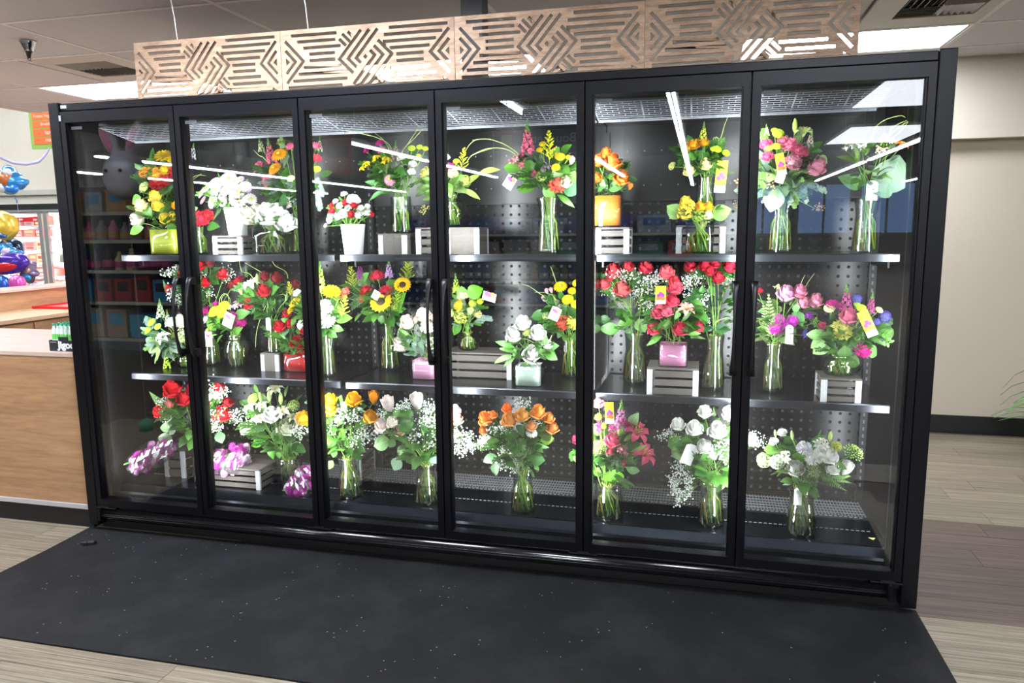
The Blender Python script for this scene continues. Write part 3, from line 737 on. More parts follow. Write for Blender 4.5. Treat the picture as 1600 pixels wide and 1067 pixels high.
# red banner in the freezer door
a, b = P(17, 337), P(66, 345)
t = thing('freezer_banner', 'red promotional strip with yellow patch across the top of a freezer door', 'banner', ((a.x + b.x) / 2, FY - .035, (a.z + b.z) / 2 - .02))
hw = (b.x - a.x) / 2; boxo('strip', (-hw, -.004, -.035, hw, 0, .035), mat('banner red', '#e3262b', .5, emit='#e3262b', estr=.0), t)
boxo('yellow_patch', (-hw + .06, -.006, -.028, -hw + .17, -.004, .028), mat('banner yellow', '#f7a41d', .5), t)
boxo('white_print', (-hw + .19, -.006, -.012, -hw + .26, -.004, .014), mat('banner print', '#f4d8d8', .5), t); boxo('white_print', (hw - .13, -.006, -.02, hw - .06, -.004, .01), mat('banner print', '#f4d8d8', .5), t)
# aisle sign on the far wall
SY = 5.2
def Q(u, v): return at_y(u, v, SY)
a, b = Q(43, 165), Q(106, 231)
t = thing('aisle_sign', 'hanging orange and green aisle sign listing frozen foods at the far left', 'sign', ((a.x + b.x) / 2, SY, b.z))
hw = (b.x - a.x) / 2; hh = a.z + .25 - b.z
boxo('board', (-hw, 0, 0, hw, .02, hh), mat('sign green', '#8db84e', .6), t)
Mor = mat('sign orange', '#f26b2b', .6); Mwh = mat('sign text', '#fbe3d2', .6)
rows = ['Milk', 'Eggs', 'Breakfast', 'Frozen Vegetables', 'Ice Cream']
rh = (Q(50, 190).z - Q(50, 222).z) / 2.9
for i, r in enumerate(rows):
    z0 = .06 + i * (rh + .014)
    boxo('row_panel', (-hw + .05, -.006, z0, hw - .03, 0, z0 + rh), Mor, t)
    text('row_lettering', r, Mwh, rh * .62, (.0, -.008, z0 + rh * .5), (math.pi / 2, 0, 0), t)
for q in (-hw * .7, hw * .7):
    kk = MB(); kk.tube([(q, .01, hh), (q, .01, 4.3 - b.z)], .004, 5); kk.build('hanging_wire', M_tee, t)
# edge of a second poster behind the cooler corner, and wall rail
pa, pb = at_y(88, 250, 7.15), at_y(112, 290, 7.15)
t = thing('wall_poster', 'narrow orange and blue wall poster partly hidden by the cooler', 'poster', ((pa.x + pb.x) / 2, 7.15, pb.z))
boxo('orange_field', (-.16, 0, .12, .3, .02, .36), mat('poster orange', '#ef9a5a', .7), t); boxo('blue_field', (-.1, 0, 0, .3, .02, .12), mat('poster blue', '#7db6dd', .7), t)
k = MB(); z = at_y(40, 302, 7.15).z; k.box(-13.9, 7.14, z - .03, -3.2, 7.2, z + .05); struct(k.build('trim_2', mat('wall rail grey', '#c9c5ba', .7)))

# ------------------------------------------------------------------ foil balloons behind the side counter
BY = 2.6
def balloon(kind, u, v, w, h, cols, lab, tilt=0., dy=0.):
    p = at_y(u, v, BY + dy); s = mpp(p); w *= s; h *= s
    t = thing('foil_balloon', lab, 'balloon', p, 'foil balloons')
    n, m = 28, 8; vs = []; fs = []
    def rad(a):
        if kind == 'star': return .72 + .28 * math.cos(5 * a)
        if kind == 'heart': return .62 + .3 * abs(math.cos(a / 2 + math.pi / 4)) + .1 * math.sin(a)
        if kind == 'fish': return .75 + .2 * math.cos(3 * a + .5) + .08 * math.cos(7 * a)
        if kind == 'oval': return 1.0
        return .92 + .05 * math.cos(8 * a)
    for j in range(-m, m + 1):
        e = math.cos(math.pi / 2 * j / m)
        for i in range(n):
            a = 2 * math.pi * i / n; r = rad(a) * (abs(e) ** .6); cr = 1 + .03 * math.sin(i * 5.0) * (1 - abs(j) / m)
            vs.append((w / 2 * r * math.cos(a) * cr, min(w, h) * .28 * math.sin(math.pi / 2 * j / m), h / 2 * r * math.sin(a) * cr))
    fs = [(j * n + i, j * n + (i + 1) % n, (j + 1) * n + (i + 1) % n, (j + 1) * n + i) for j in range(2 * m) for i in range(n)]
    k = MB(); k.add(vs, fs, 0, True); o = k.build('foil_skin', mat('foil ' + cols[0], cols[0], .22, .45, coat=.4), t); o.rotation_euler.y = tilt
    for q, (cx, cz, rw, rh, c_) in enumerate(cols[1:]):
        k = MB(); k.ball((cx * w / 2, -min(w, h) * .21, cz * h / 2), 1, sc=(rw * w / 2, min(w, h) * .10, rh * h / 2), nu=14, nv=8)
        k.build('printed_patch', mat('foil ' + c_, c_, .25, .35, coat=.4), o)
    if lab.find('ledge') < 0:
        k = MB(); k.tube([(0, .02, -h / 2 - .04), (.02, .03, -p.z * .5), (0, .02, .004 - p.z)], .0015, 4); k.build('string', mat('balloon string', '#e8e8f0', .6), t)
    k = MB(); k.tube([(0, 0, -h / 2), (.01, .01, -h / 2 - .02), (.0, .02, -h / 2 - .05)], .006, 6); k.build('neck', mat('foil ' + cols[0], cols[0], .22, .45, coat=.4), t)
balloon('fish', 20, 283, 54, 50, ['#3f9be0', (-.1, .1, .5, .5, '#c8703a'), (.1, .5, .3, .25, '#e8e8ec'), (.3, -.5, .5, .3, '#2f7fd6'), (-.4, -.4, .3, .3, '#d7dde6')], 'blue and orange foil balloon floating above the balloon cluster')
balloon('oval', 4, 352, 56, 46, ['#e9c94e', (.1, .1, .32, .32, '#e6e8ea'), (-.5, .5, .4, .3, '#e8902f'), (.1, -.6, .6, .2, '#3a5f9e')], 'yellow and silver foil balloon at the left edge, top of the cluster', .2)
balloon('oval', 18, 388, 44, 34, ['#20304e', (.2, .2, .4, .4, '#3f8fd0')], 'dark blue foil balloon under the yellow one', .1, .2)
balloon('fish', 12, 394, 64, 30, ['#3d86c9', (.1, .0, .35, .5, '#d7c6e2'), (-.3, -.3, .3, .3, '#e39a3a')], 'light blue foil balloon with pale patch in the middle of the cluster', 0, -.05)
balloon('oval', 14, 412, 78, 34, ['#4a2c9c', (-.1, -.25, .75, .5, '#d6232b'), (.0, -.25, .35, .25, '#f2c62e')], 'purple oval foil balloon with red and yellow print in the cluster', -.12, -.2)
balloon('star', 46, 424, 34, 40, ['#7d6f8e', (.1, .1, .4, .3, '#c79a86'), (.2, -.4, .5, .3, '#3f9ed6')], 'grey and blue foil balloon at the right of the cluster', .3, -.1)
balloon('heart', 27, 442, 32, 34, ['#e35cbb', (-.2, .3, .3, .3, '#ee86cf')], 'bright pink foil balloon low in the cluster', .2, -.3)
balloon('oval', 2, 445, 34, 30, ['#2a5fc4', (-.2, -.1, .4, .3, '#d9d36a')], 'royal blue foil balloon at the bottom left of the cluster', 0, -.25)
balloon('oval', 56, 450, 36, 16, ['#cfcfe0'], 'pale lilac foil balloon lying on the counter ledge', 0, -.2)
pts = [at_y(u, v, 3.0) for u, v in ((-40, 40), (-30, 200), (-20, 232), (2, 244), (20, 252), (40, 254), (60, 250), (70, 240), (76, 230))]
k = MB(); vs = []
for p in pts: vs += [tuple(p), tuple(p + Vector((0, .004, -.03)))]
k.add(vs, [(2 * i, 2 * i + 1, 2 * i + 3, 2 * i + 2) for i in range(len(pts) - 1)], 0, True)
o = k.build('ribbon', mat('lilac ribbon', '#c9c6f4', .4)); md = o.modifiers.new('thickness', 'SOLIDIFY'); md.thickness = .002
tag(o, 'curling lilac ribbon hanging over the balloons', 'ribbon')

# ------------------------------------------------------------------ what the doors mirror: shop shelves, windows, a bunny balloon
CN = lambda c: ('grey' if max(q := lin(c)[:3]) - min(q) < .12 else 'red' if q[0] > 1.6 * max(q[1], q[2]) else 'blue' if q[2] > q[0] * 1.25 and q[2] >= q[1] else 'green' if q[1] > q[0] else 'pink' if q[2] > q[1] else 'tan')
ORD = ('lowest', 'second', 'third', 'fourth', 'top')
def gondola(x0, x1, yf, zs, lab, seed, cols, kinds, wide=1.0):
    g = thing('shop_shelving', lab, 'shelving', ((x0 + x1) / 2, yf, 0))
    cx = (x0 + x1) / 2; Ms = mat('shelving grey', '#6d7278', .5)
    boxo('back_board', (x0 - cx, -.52, 0, x1 - cx, -.5, zs[-1] + .35), Ms, g); boxo('base', (x0 - cx, -.5, 0, x1 - cx, 0, .12), Ms, g)
    for xx in (x0, x1 - .03): boxo('upright', (xx - cx, -.5, 0, xx + .03 - cx, -.0, zs[-1] + .3), Ms, g)
    for z in zs:
        s = boxo('shelf', (x0 + .03 - cx, -.5, z - .03, x1 - .03 - cx, .0, z), Ms, g)
        boxo('price_rail', (x0 + .03 - cx, .0, z - .035, x1 - .03 - cx, .006, z + .005), mat('price rail', '#d9d3c4', .5), s)
    r = random.Random(seed)
    for zi, z in enumerate(zs):
        nxt = zs[zi + 1] if zi + 1 < len(zs) else z + .4
        hmax = (nxt - z) * .82; x = x0 + .05; kd = kinds[zi % len(kinds)]
        while x < x1 - .3:
            w = r.uniform(.15, .2) if kd == 'bottle' else r.uniform(.26, .4) * wide; c_ = r.choice(cols[zi % len(cols)])
            key = ('gd', kd, c_)
            if key not in _unit:
                kk = MB()
                if kd == 'bottle':
                    kk.lathe([(.42, 0), (.45, .04), (.45, .55), (.18, .78), (.16, .95), (.001, 1)], 10, 0, closed=False); kk.lathe([(.46, .15), (.46, .45)], 10, 1)
                else:
                    kk.box(-.46, -.5, 0, .46, .5, 1); kk.box(-.3, .5, .45, .3, .52, .85, 1)
                me = kk.mesh('ware', [mat('ware ' + c_, c_, .4), mat('ware print ' + cols[(zi + 1) % len(cols)][0], cols[(zi + 1) % len(cols)][0], .5)]); kk.recalc(me); _unit[key] = me
            h = hmax * r.uniform(.75, 1)
            o = link('drink_bottle' if kd == 'bottle' else 'grocery_box', _unit[key], None, mtx=Matrix.LocRotScale(Vector((x + w / 2, yf - .05 - w * .45 - (.05 if kd != 'bottle' else 0), z)), None, Vector((w * .9, w * .8, h))))
            wn = lab[:lab.find(',')]; o_ = ORD[zi] if zi + 1 < len(zs) else 'top'
            tag(o, '%s %s on the %s shelf of the %s' % (CN(c_), 'drink bottle' if kd == 'bottle' else 'grocery box', o_, wn), 'bottle' if kd == 'bottle' else 'grocery box', '%s wares, %s shelf, %s' % (CN(c_), o_, wn))
            x += w
gondola(-7.2, -3.3, -5.0, (.15, .62, 1.02, 1.40, 1.75), 'left shop shelving, mirrored in the leftmost cooler door', 5,
        [['#3aa6d8', '#d8b49a', '#f07a3a', '#58b8e6'], ['#5ec0ec', '#c0392b', '#4aa8dc'], ['#3c2a2a', '#e8cf9a', '#274a7a', '#4a3a30'], ['#d64a8e', '#a8a4b4', '#e06ab0'], ['#d9a35e', '#c44f3a', '#b8bcc4']], ['box', 'box', 'bottle', 'bottle', 'box'])
gondola(-2.4, 3.6, -9.5, (.2, .6, 1.0, 1.4), 'middle shop shelving, mirrored in the middle cooler doors', 9,
        [['#3a6aa8', '#50608a', '#a03a3a'], ['#2f4f8f', '#c08a3a', '#6a8a3a'], ['#b8b0a0', '#4a8a6a', '#c65a3a'], ['#aab4c0', '#7a5aa0']], ['box', 'bottle', 'box', 'box'], 1.7)
# shop front windows far behind, lit by day
for q, x in enumerate((5.2, 7.4, 9.6)):
    w = thing('shop_window', ('first', 'second', 'third')[q] + ' daylit shop window from the left, mirrored in the rightmost door', 'window', (x, -27.9, 1.2))
    boxo('lit_pane', (-.9, -.02, 0, .9, 0, 1.8), emission('daylight pane', '#9fc4ff', 1.6), w)
    f = MB()
    for b in ((-1, -.1, -.9, 1.9), (.9, -.1, 1, 1.9), (-.04, 0, .04, 1.8)): f.box(b[0], 0, b[1], b[2], .05, b[3])
    f.box(-.9, 0, -.1, .9, .05, 0); f.box(-.9, 0, 1.8, .9, .05, 1.9); f.build('window_frame', M_hall, w)
# hanging signs of the flower department, facing the cooler
vs_ = at_y(872, 203, 4.0)
t = thing('department_sign', 'dark hanging sign with grey lettering facing the cooler, mirrored in the fourth door', 'sign', (vs_.x, -4.0, vs_.z))
boxo('board', (-.34, -.02, -.2, .34, 0, .2), mat('sign charcoal', '#17181a', .6), t)
for q, wd in enumerate(('Flowers', '& Bouquets')):
    text('lettering', wd, mat('sign lettering grey', '#c4c2bc', .6), .12, (0, .0015, .085 - q * .16), (math.pi / 2, 0, math.pi), t)
for q in (-.28, .28):
    kk = MB(); kk.tube([(q, -.01, .2), (q, -.01, 4.3 - vs_.z)], .004, 5); kk.build('hanging_wire', M_tee, t)
for u_, v_, c0, c1, wz, lab in ((792, 222, '#c4202a', '#e0a02a', (.07, .22), 'narrow red and yellow hanging price sign, mirrored in the fourth door'), (528, 240, '#c8502a', '#7a3a24', (.16, .22), 'orange hanging sign, mirrored in the third door')):
    vs_ = at_y(u_, v_, 4.4); t = thing('price_sign', lab, 'sign', (vs_.x, -4.4, vs_.z))
    boxo('board', (-wz[0], -.015, -wz[1], wz[0], 0, wz[1]), mat('sign ' + c0, c0, .6), t); boxo('patch', (-wz[0] * .8, 0, -wz[1] * .2, wz[0] * .8, .002, wz[1] * .3), mat('sign ' + c1, c1, .6), t)
    kk = MB(); kk.tube([(0, -.008, wz[1]), (0, -.008, 4.3 - vs_.z)], .004, 5); kk.build('hanging_wire', M_tee, t)
# grey bunny balloon
vb = at_y(197, 275, 1.7); b0 = Vector((vb.x, -1.7, vb.z))
t = thing('bunny_balloon', 'grey bunny-shaped balloon on a string, mirrored in the leftmost door', 'balloon', (b0.x, b0.y, 0))
Mg = mat('bunny grey', '#a9a7ad', .3, .1); zz = b0.z
k = MB(); k.ball((0, 0, zz), .17, nu=20, nv=14, sc=(1, .7, 1.05)); k.build('head', Mg, t)
for sgn in (-1, 1):
    k = MB(); k.ball((0, 0, 0), .14, nu=14, nv=10, sc=(.42, .3, 1)); e = k.build('ear', Mg, t, (sgn * .11, 0, zz + .26)); e.rotation_euler.y = sgn * .45
    k = MB(); k.ball((0, .03, 0), .09, nu=12, nv=8, sc=(.4, .25, 1)); k.build('inner_ear', mat('bunny pink', '#c07a8c', .4), e)
    k = MB(); k.ball((sgn * .06, .115, zz + .03), .014); k.build('eye', mat('bunny eye', '#151515', .2), t)
k = MB(); k.tube([(0, 0, zz - .17), (.01, 0, zz - .8), (0, 0, .08)], .002, 5); k.build('string', Mwh, t)
k = MB(); k.lathe([(.05, 0), (.05, .06), (.02, .09)], 14, closed=True); k.build('weight', mat('weight green', '#5aa37a', .4), t)
# potted palm leaf tips at the right edge of the picture
p = at_z(1640, 720, 0)
t = thing('potted_plant', 'green grassy potted plant whose leaf tips reach in at the right edge', 'potted plant', (5.25, 2.3, 0))
k = MB(); k.lathe([(.11, 0), (.15, .24), (.155, .25), (.135, .25), (.13, .22)], 24, closed=False); k.add([], []); k.lathe([(.001, .0), (.11, 0)], 24); k.build('pot', mat('dark pot', '#2a2623', .5), t)
k = MB(); k.lathe([(.132, .22), (.001, .225)], 24); k.build('soil', mat('soil', '#2b1f17', .9), t)
Mgl = mat('grass leaf', '#4f8a34', .45, var=.15)
for q in range(26):
    a = q * 2.4; L = .28 + .12 * ((q * 7) % 5) / 5; hgt = .16 + .2 * ((q * 3) % 7) / 7
    if q < 6: a = math.pi + (-.35 + q * .14); L = .36 + .03 * (q % 3); hgt = .05 + .035 * q
    k = MB(); vs = []
    for i in range(7):
        s_ = i / 6; r_ = .04 + L * s_; z_ = .22 + hgt * math.sin(math.pi * .75 * s_) * 1.1 - .05 * s_ * s_; w_ = .011 * math.sin(math.pi * min(.95, .15 + .85 * s_)) + .001
        dx, dy = math.cos(a), math.sin(a); vs += [(r_ * dx - dy * w_, r_ * dy + dx * w_, z_), (r_ * dx, r_ * dy, z_ - .004), (r_ * dx + dy * w_, r_ * dy - dx * w_, z_)]
    k.add(vs, [f_ for i in range(6) for f_ in ((3 * i, 3 * i + 1, 3 * i + 4, 3 * i + 3), (3 * i + 1, 3 * i + 2, 3 * i + 5, 3 * i + 4))], 0, True)
    k.build('leaf', Mgl, t, fix=False)
# ------------------------------------------------------------------ flower and leaf meshes (unit size, +Z is the face of a bloom)
R5 = random.Random(21)
def petal(k, th, prof, w0, w1, mi=0, ns=4, cup=.0, tip=1.0):
    """petal strip: prof = [(radius, z)...] along its length, half-widths w(t)"""
    c, s = math.cos(th), math.sin(th); n = len(prof); vs = []
    for i, (r, z) in enumerate(prof):
        t = i / (n - 1); w = w0 + (w1 - w0) * math.sin(math.pi * min(1, t * .62 + .08)) if tip else w0
        if i == n - 1: w *= tip
        for j in range(ns + 1):
            q = 2 * j / ns - 1; x = r; y = w * q; zz = z + cup * q * q * w
            vs.append((c * x - s * y, s * x + c * y, zz))
    k.add(vs, [(i * (ns + 1) + j, i * (ns + 1) + j + 1, (i + 1) * (ns + 1) + j + 1, (i + 1) * (ns + 1) + j) for i in range(n - 1) for j in range(ns)], mi, True)
def m_rose():
    k = MB(); q_ = random.Random(17); ns, nt = 6, 6
    def shell(n, rb, rm, rt, zb, zt, off, half, roll):
        for q in range(n):
            th0 = off + 2 * math.pi * q / n + q_.uniform(-.15, .15); vs = []; hz = q_.uniform(-.04, .04); hr = q_.uniform(.95, 1.06); tw = q_.uniform(.02, .1)
            for i in range(nt + 1):
                t = i / nt; r = rb + (rm - rb) * math.sin(min(1., t / .6) * math.pi / 2) + (rt - rm) * max(0., (t - .6) / .4) ** 1.5
                z = zb + (zt + hz - zb) * t - roll * max(0., t - .8) * 1.6
                for j in range(ns + 1):
                    u = 2 * j / ns - 1; a_ = u * half * (.75 + .25 * math.sin(math.pi * min(1, .2 + .7 * t)))
                    rr = r * hr * (1 + tw * u * t); drop = .10 * abs(u) ** 3 * t
                    vs.append((rr * math.cos(th0 + a_), rr * math.sin(th0 + a_), z - drop))
            k.add(vs, [(i * (ns + 1) + j, i * (ns + 1) + j + 1, (i + 1) * (ns + 1) + j + 1, (i + 1) * (ns + 1) + j) for i in range(nt) for j in range(ns)], 0, True)
    k.ball((0, 0, .08), .06, nu=8, nv=6, sc=(1, 1, 5))
    shell(2, .03, .07, .05, -.2, .43, 0, 1.5, 0); shell(2, .06, .12, .10, -.25, .43, .9, 1.4, .02)
    shell(3, .09, .18, .165, -.3, .41, .5, 1.05, .05); shell(3, .10, .24, .235, -.35, .38, 1.5, 1.0, .08)
    shell(3, .10, .31, .32, -.40, .33, .2, .95, .15); shell(4, .10, .37, .41, -.44, .25, .9, .75, .3); shell(4, .09, .41, .50, -.48, .12, .3, .72, .55)
    for q in range(5): petal(k, q * 1.257, [(.05, -.5), (.18, -.5), (.34, -.42)], .03, .07, 1, 2)
    return k
def m_rosebud():
    k = MB()
    for q in range(3): 
        th0 = q * 2.1
    def shell(n, rb, rm, rt, half, off, top):
        for q in range(n):
            th0 = off + 2 * math.pi * q / n; vs = []; ns, nt = 4, 5
            for i in range(nt + 1):
                t = i / nt; r = rb + (rm - rb) * math.sin(min(1, t * 1.6) * math.pi / 2) + (rt - rm) * max(0, t - .55) / .45
                for j in range(ns + 1):
                    a = (2 * j / ns - 1) * half; vs.append((r * math.cos(th0 + a), r * math.sin(th0 + a), -.5 + (.5 + top) * t * (1 - .12 * abs(2 * j / ns - 1) ** 2)))
            k.add(vs, [(i * (ns + 1) + j, i * (ns + 1) + j + 1, (i + 1) * (ns + 1) + j + 1, (i + 1) * (ns + 1) + j) for i in range(nt) for j in range(ns)], 0, True)
    shell(3, .05, .2, .08, 1.2, 0, .55); shell(3, .06, .27, .2, 1.05, .7, .48); shell(4, .06, .32, .37, .85, .2, .36)
    for q in range(5): petal(k, q * 1.257, [(.05, -.52), (.2, -.5), (.34, -.38)], .03, .07, 1, 2)
    return k
def m_carnation(n_r=((0, 5, .2), (.35, 8, .33), (.7, 10, .42), (1.1, 12, .48), (1.5, 12, .5)), jag=.12, seed=1):
    k = MB(); r = random.Random(seed)
    for tilt, n, L in n_r:
        for q in range(n):
            th = 2 * math.pi * (q + r.random() * .6) / n; ti = tilt + r.uniform(-.12, .12); m = 5; vs = [(0, 0, -.25)]
            wid = min(1.7, 6.0 / n)
            for j in range(m + 1):
                a = (j / m - .5) * wid; l = L * (1 + (jag if j % 2 else -jag * .3)) * (1 + r.uniform(-.08, .08)); tt = ti + r.uniform(-.13, .13)
                x = l * math.sin(tt); z = l * math.cos(tt) * .85 - .08 * tilt
                vs.append((x * math.cos(th + a), x * math.sin(th + a), z))
                vs.append((x * .55 * math.cos(th + a), x * .55 * math.sin(th + a), -.25 + (z + .25) * .6))
            fs = []
            for j in range(m):
                fs += [(1 + 2 * j + 1, 1 + 2 * j, 1 + 2 * j + 2, 1 + 2 * j + 3), (0, 1 + 2 * j + 1, 1 + 2 * j + 3)]
            k.add(vs, fs, 0, True)
    k.ball((0, 0, -.02), .3, 0, 12, 8, (1, 1, .8))
    k.lathe([(.06, -.5), (.12, -.35), (.14, -.22)], 8, 1)
    return k
def m_daisy(n=16, layers=1, cr=.13, pw=.075, L=.5):
    k = MB()
    for l in range(layers):
        e = 1 - .2 * l
        for q in range(n): petal(k, 2 * math.pi * (q + .5 * l) / n, [(.06, .0 + .03 * l), (.25 * e, .05 + .06 * l), (.4 * e, .05 + .07 * l), (L * e, .0 + .1 * l)], .02, pw, 0, 2, tip=.5)
    k.ball((0, 0, .03 + .05 * layers), cr, 2, 12, 6, (1, 1, .55)); k.lathe([(.03, -.12), (.12, -.02)], 8, 1)
    return k
def m_sunflower():
    k = MB()
    for l in range(2):
        for q in range(17): petal(k, 2 * math.pi * (q + .5 * l) / 17, [(.12, .0), (.28, .04 + .03 * l), (.4, .05 + .04 * l), (.5 - .04 * l, .0 + .05 * l)], .03, .07, 0, 2, tip=.15)
    k.lathe([(.06, -.14), (.18, -.03)], 10, 1)
    return k
def m_mum():      # dense pompon
    k = MB(); r = random.Random(4)
    for tilt, n, L in ((.15, 6, .3), (.5, 10, .38), (.85, 14, .44), (1.2, 18, .48), (1.5, 20, .5)):
        for q in range(n):
            th = 2 * math.pi * (q + r.random() * .5) / n; ti = tilt + r.uniform(-.08, .08)
            petal(k, th, [(.04, -.05), (L * .6 * math.sin(ti), L * .55 * math.cos(ti)), (L * math.sin(ti), L * .75 * math.cos(ti))], .02, .06, 0, 2, tip=.5)
    k.lathe([(.04, -.2), (.15, -.05)], 8, 1); return k
def m_button():
    k = MB(); r = random.Random(4); k.ball((0, 0, 0), .42, 0, 14, 8, (1, 1, .55))
    for q in range(70):
        z = r.uniform(.05, 1); a = q * 2.4; rr = math.sqrt(1 - z * z); k.octa((.43 * rr * math.cos(a), .43 * rr * math.sin(a), .24 * z), .06)
    for q in range(16): petal(k, q * .393, [(.3, .02), (.42, .05), (.5, .03)], .03, .07, 0, 2)
    k.lathe([(.04, -.3), (.2, -.16)], 8, 1); return k
def m_lily(n=6, w=.12):
    k = MB()
    for q in range(n):
        e = .9 if q % 2 else 1.0
        petal(k, 2 * math.pi * q / n, [(.02, -.3), (.1, -.08), (.26 * e, .09), (.42 * e, .08), (.54 * e, -.06)], .02, w * (1.15 if q % 2 else .9), 0, 4, cup=.5, tip=.12)
    for q in range(6):
        a = q * 1.047 + .3; k.tube([(0, 0, -.2), (.06 * math.cos(a), .06 * math.sin(a), .1), (.12 * math.cos(a), .12 * math.sin(a), .2)], .008, 4, 2); k.octa((.12 * math.cos(a), .12 * math.sin(a), .2), .025, 2)
    k.lathe([(.02, -.42), (.035, -.28)], 6, 1); return k
def m_alstro():
    k = MB()
    for q in range(3):
        s = m_lily(6, .13); a = q * 2.1
        R_ = Euler((.6 * math.cos(a), .6 * math.sin(a), a)).to_matrix(); o = Vector((.24 * math.sin(a), -.24 * math.cos(a), 0))
        base = len(k.v); k.v += [tuple(R_ @ (Vector(p) * .55) + o) for p in s.v]; k.f += [[base + i for i in f] for f in s.f]; k.m += s.m; k.smooth += s.smooth
    return k
def m_spike(seed=2):      # snapdragon or stock: unit length along z, -.5 .. .5
    k = MB(); r = random.Random(seed); k.tube([(0, 0, -.6), (0, 0, .5)], .012, 5, 1)
    n = 30
    for q in range(n):
        t = q / (n - 1); z = -.42 + .88 * t; a = q * 2.4; sz = .11 * (1 - t) + .028; rr = .11 * (1 - t) + .012
        c = Vector((rr * math.cos(a), rr * math.sin(a), z)); mi = 0 if t < .68 else 1
        if t < .68:
            d = Vector((math.cos(a), math.sin(a), .25)).normalized(); u = Vector((-math.sin(a), math.cos(a), 0)); w = d.cross(u)
            for s_ in (-1, 1):
                vs = [c - d * .02] + [c + d * sz * .9 * x + u * sz * y + w * s_ * sz * zz for x, y, zz in ((.5, -.6, .25), (1.0, -.45, .6), (1.05, 0, .75), (1.0, .45, .6), (.5, .6, .25))]
                k.add(vs, [(0, 1, 2), (0, 2, 3), (0, 3, 4), (0, 4, 5)], 0, True)
            k.ball(c + d * sz * .4, sz * .45, 0, 6, 4)
        else: k.ball(c, sz * .7, 1, 6, 4, (1, 1, 1.4))
    return k
def m_solidago(seed=5):
    k = MB(); r = random.Random(seed); k.tube([(0, 0, -.6), (0, 0, .5)], .01, 5, 1)
    for q in range(22):
        t = q / 21; z = -.35 + .8 * t; a = q * 2.4; L = .3 * (1 - t) + .05
        d = Vector((math.cos(a), math.sin(a), .75)).normalized(); p0 = Vector((0, 0, z)); p1 = p0 + d * L
        k.tube([p0, p1], .006, 3, 1, cap=False)
        for s in range(8):
            u = (s + 1.5) / 9; p = p0 + d * L * u + Vector((r.uniform(-.02, .02), r.uniform(-.02, .02), .015)); k.octa(p, .026)
    return k
def m_cluster(n=46, seed=6, fl=.13):
    k = MB(); r = random.Random(seed); k.ball((0, 0, 0), .34, 1, 10, 6)
    for q in range(n):
        z = 1 - 1.7 * (q + .5) / n; a = q * 2.4; rr = math.sqrt(max(0, 1 - z * z)); d = Vector((rr * math.cos(a), rr * math.sin(a), z))
        u = d.orthogonal().normalized(); w = d.cross(u); c = d * (.42 + r.uniform(-.03, .04)); ph = r.random() * 3
        for i in range(4):
            e = ph + i * math.pi / 2; x = u * math.cos(e) + w * math.sin(e); y = d.cross(x)
            k.add([c - d * .01, c + x * fl * .5 + y * fl * .38 + d * .02, c + x * fl + d * .01, c + x * fl * .5 - y * fl * .38 + d * .02], [(0, 1, 2, 3)], 0, True)
    return k
def m_dots(n=126, seed=8, rad=.027, stems=True, flat=1.0):     # airy sprays of tiny round flowers
    k = MB(); r = random.Random(seed); root = Vector((0, 0, -.62))
    for b in range(9):
        a = b * 2.4; e = Vector((math.cos(a) * r.uniform(.1, .36), math.sin(a) * r.uniform(.1, .36), r.uniform(-.2, .3)))
        k.tube([root, root.lerp(e, .5) + Vector((0, 0, .05)), e], .006, 3, 1, cap=False)
        for q in range(n // 9):
            p = e + Vector((r.gauss(0, .1), r.gauss(0, .1), r.gauss(.02, .1) * flat)); k.tube([e, p], .003, 3, 1, cap=False)
            R_ = rad * r.uniform(.7, 1.25); k.ball(p, R_, 0, 6, 4)
    return k
def m_umbel():
    k = MB(); r = random.Random(3)
    for q in range(60):
        t = math.sqrt((q + .5) / 60); a = q * 2.4; p = Vector((.48 * t * math.cos(a), .48 * t * math.sin(a), .2 - .22 * t * t))
        k.tube([(0, 0, -.4), p], .004, 3, 1, cap=False)
        for s in range(4): k.octa(p + Vector((r.uniform(-.035, .035), r.uniform(-.035, .035), r.uniform(0, .03))), .028)
    return k
def m_berries():
    k = MB(); r = random.Random(13)
    for q in range(26):
        p = Vector((r.gauss(0, .17), r.gauss(0, .17), r.gauss(0, .22))); k.ball(p, .055, 0, 6, 4); k.tube([(0, 0, -.1), p], .008, 3, 1, cap=False)
    return k
def m_bud():
    k = MB(); k.lathe([(.001, -.5), (.09, -.42), (.17, -.15), (.16, .15), (.08, .42), (.001, .5)], 8); k.tube([(0, 0, -.8), (0, 0, -.45)], .03, 5, 1); return k
def leaf_strip(k, L, W, mi=0, curl=.25, fold=.25, org=Vector((0, 0, 0)), ax=Vector((0, 1, 0)), nm=Vector((0, 0, 1)), n=6, shape=1.0):
    ax = ax.normalized(); sd = ax.cross(nm).normalized(); nm = sd.cross(ax); vs = []
    for i in range(n + 1):
        t = i / n; w = W * (math.sin(math.pi * t ** shape) ** .85 if 0 < t < 1 else .02); z = curl * L * (t - t * t * 1.4)
        c = org + ax * (L * t) + nm * z
        vs += [c - sd * w + nm * fold * w, c, c + sd * w + nm * fold * w]
    k.add(vs, [f for i in range(n) for f in ((3 * i, 3 * i + 1, 3 * i + 4, 3 * i + 3), (3 * i + 1, 3 * i + 2, 3 * i + 5, 3 * i + 4))], mi, True)
def m_salal(): k = MB(); leaf_strip(k, 1, .33, shape=.85); return k
def m_round(): k = MB(); leaf_strip(k, 1, .45, shape=.9, fold=.1); return k
def m_lance(): k = MB(); leaf_strip(k, 1, .14, curl=.3); return k
def m_blade(): k = MB(); leaf_strip(k, 1, .035, curl=.55, n=10); return k
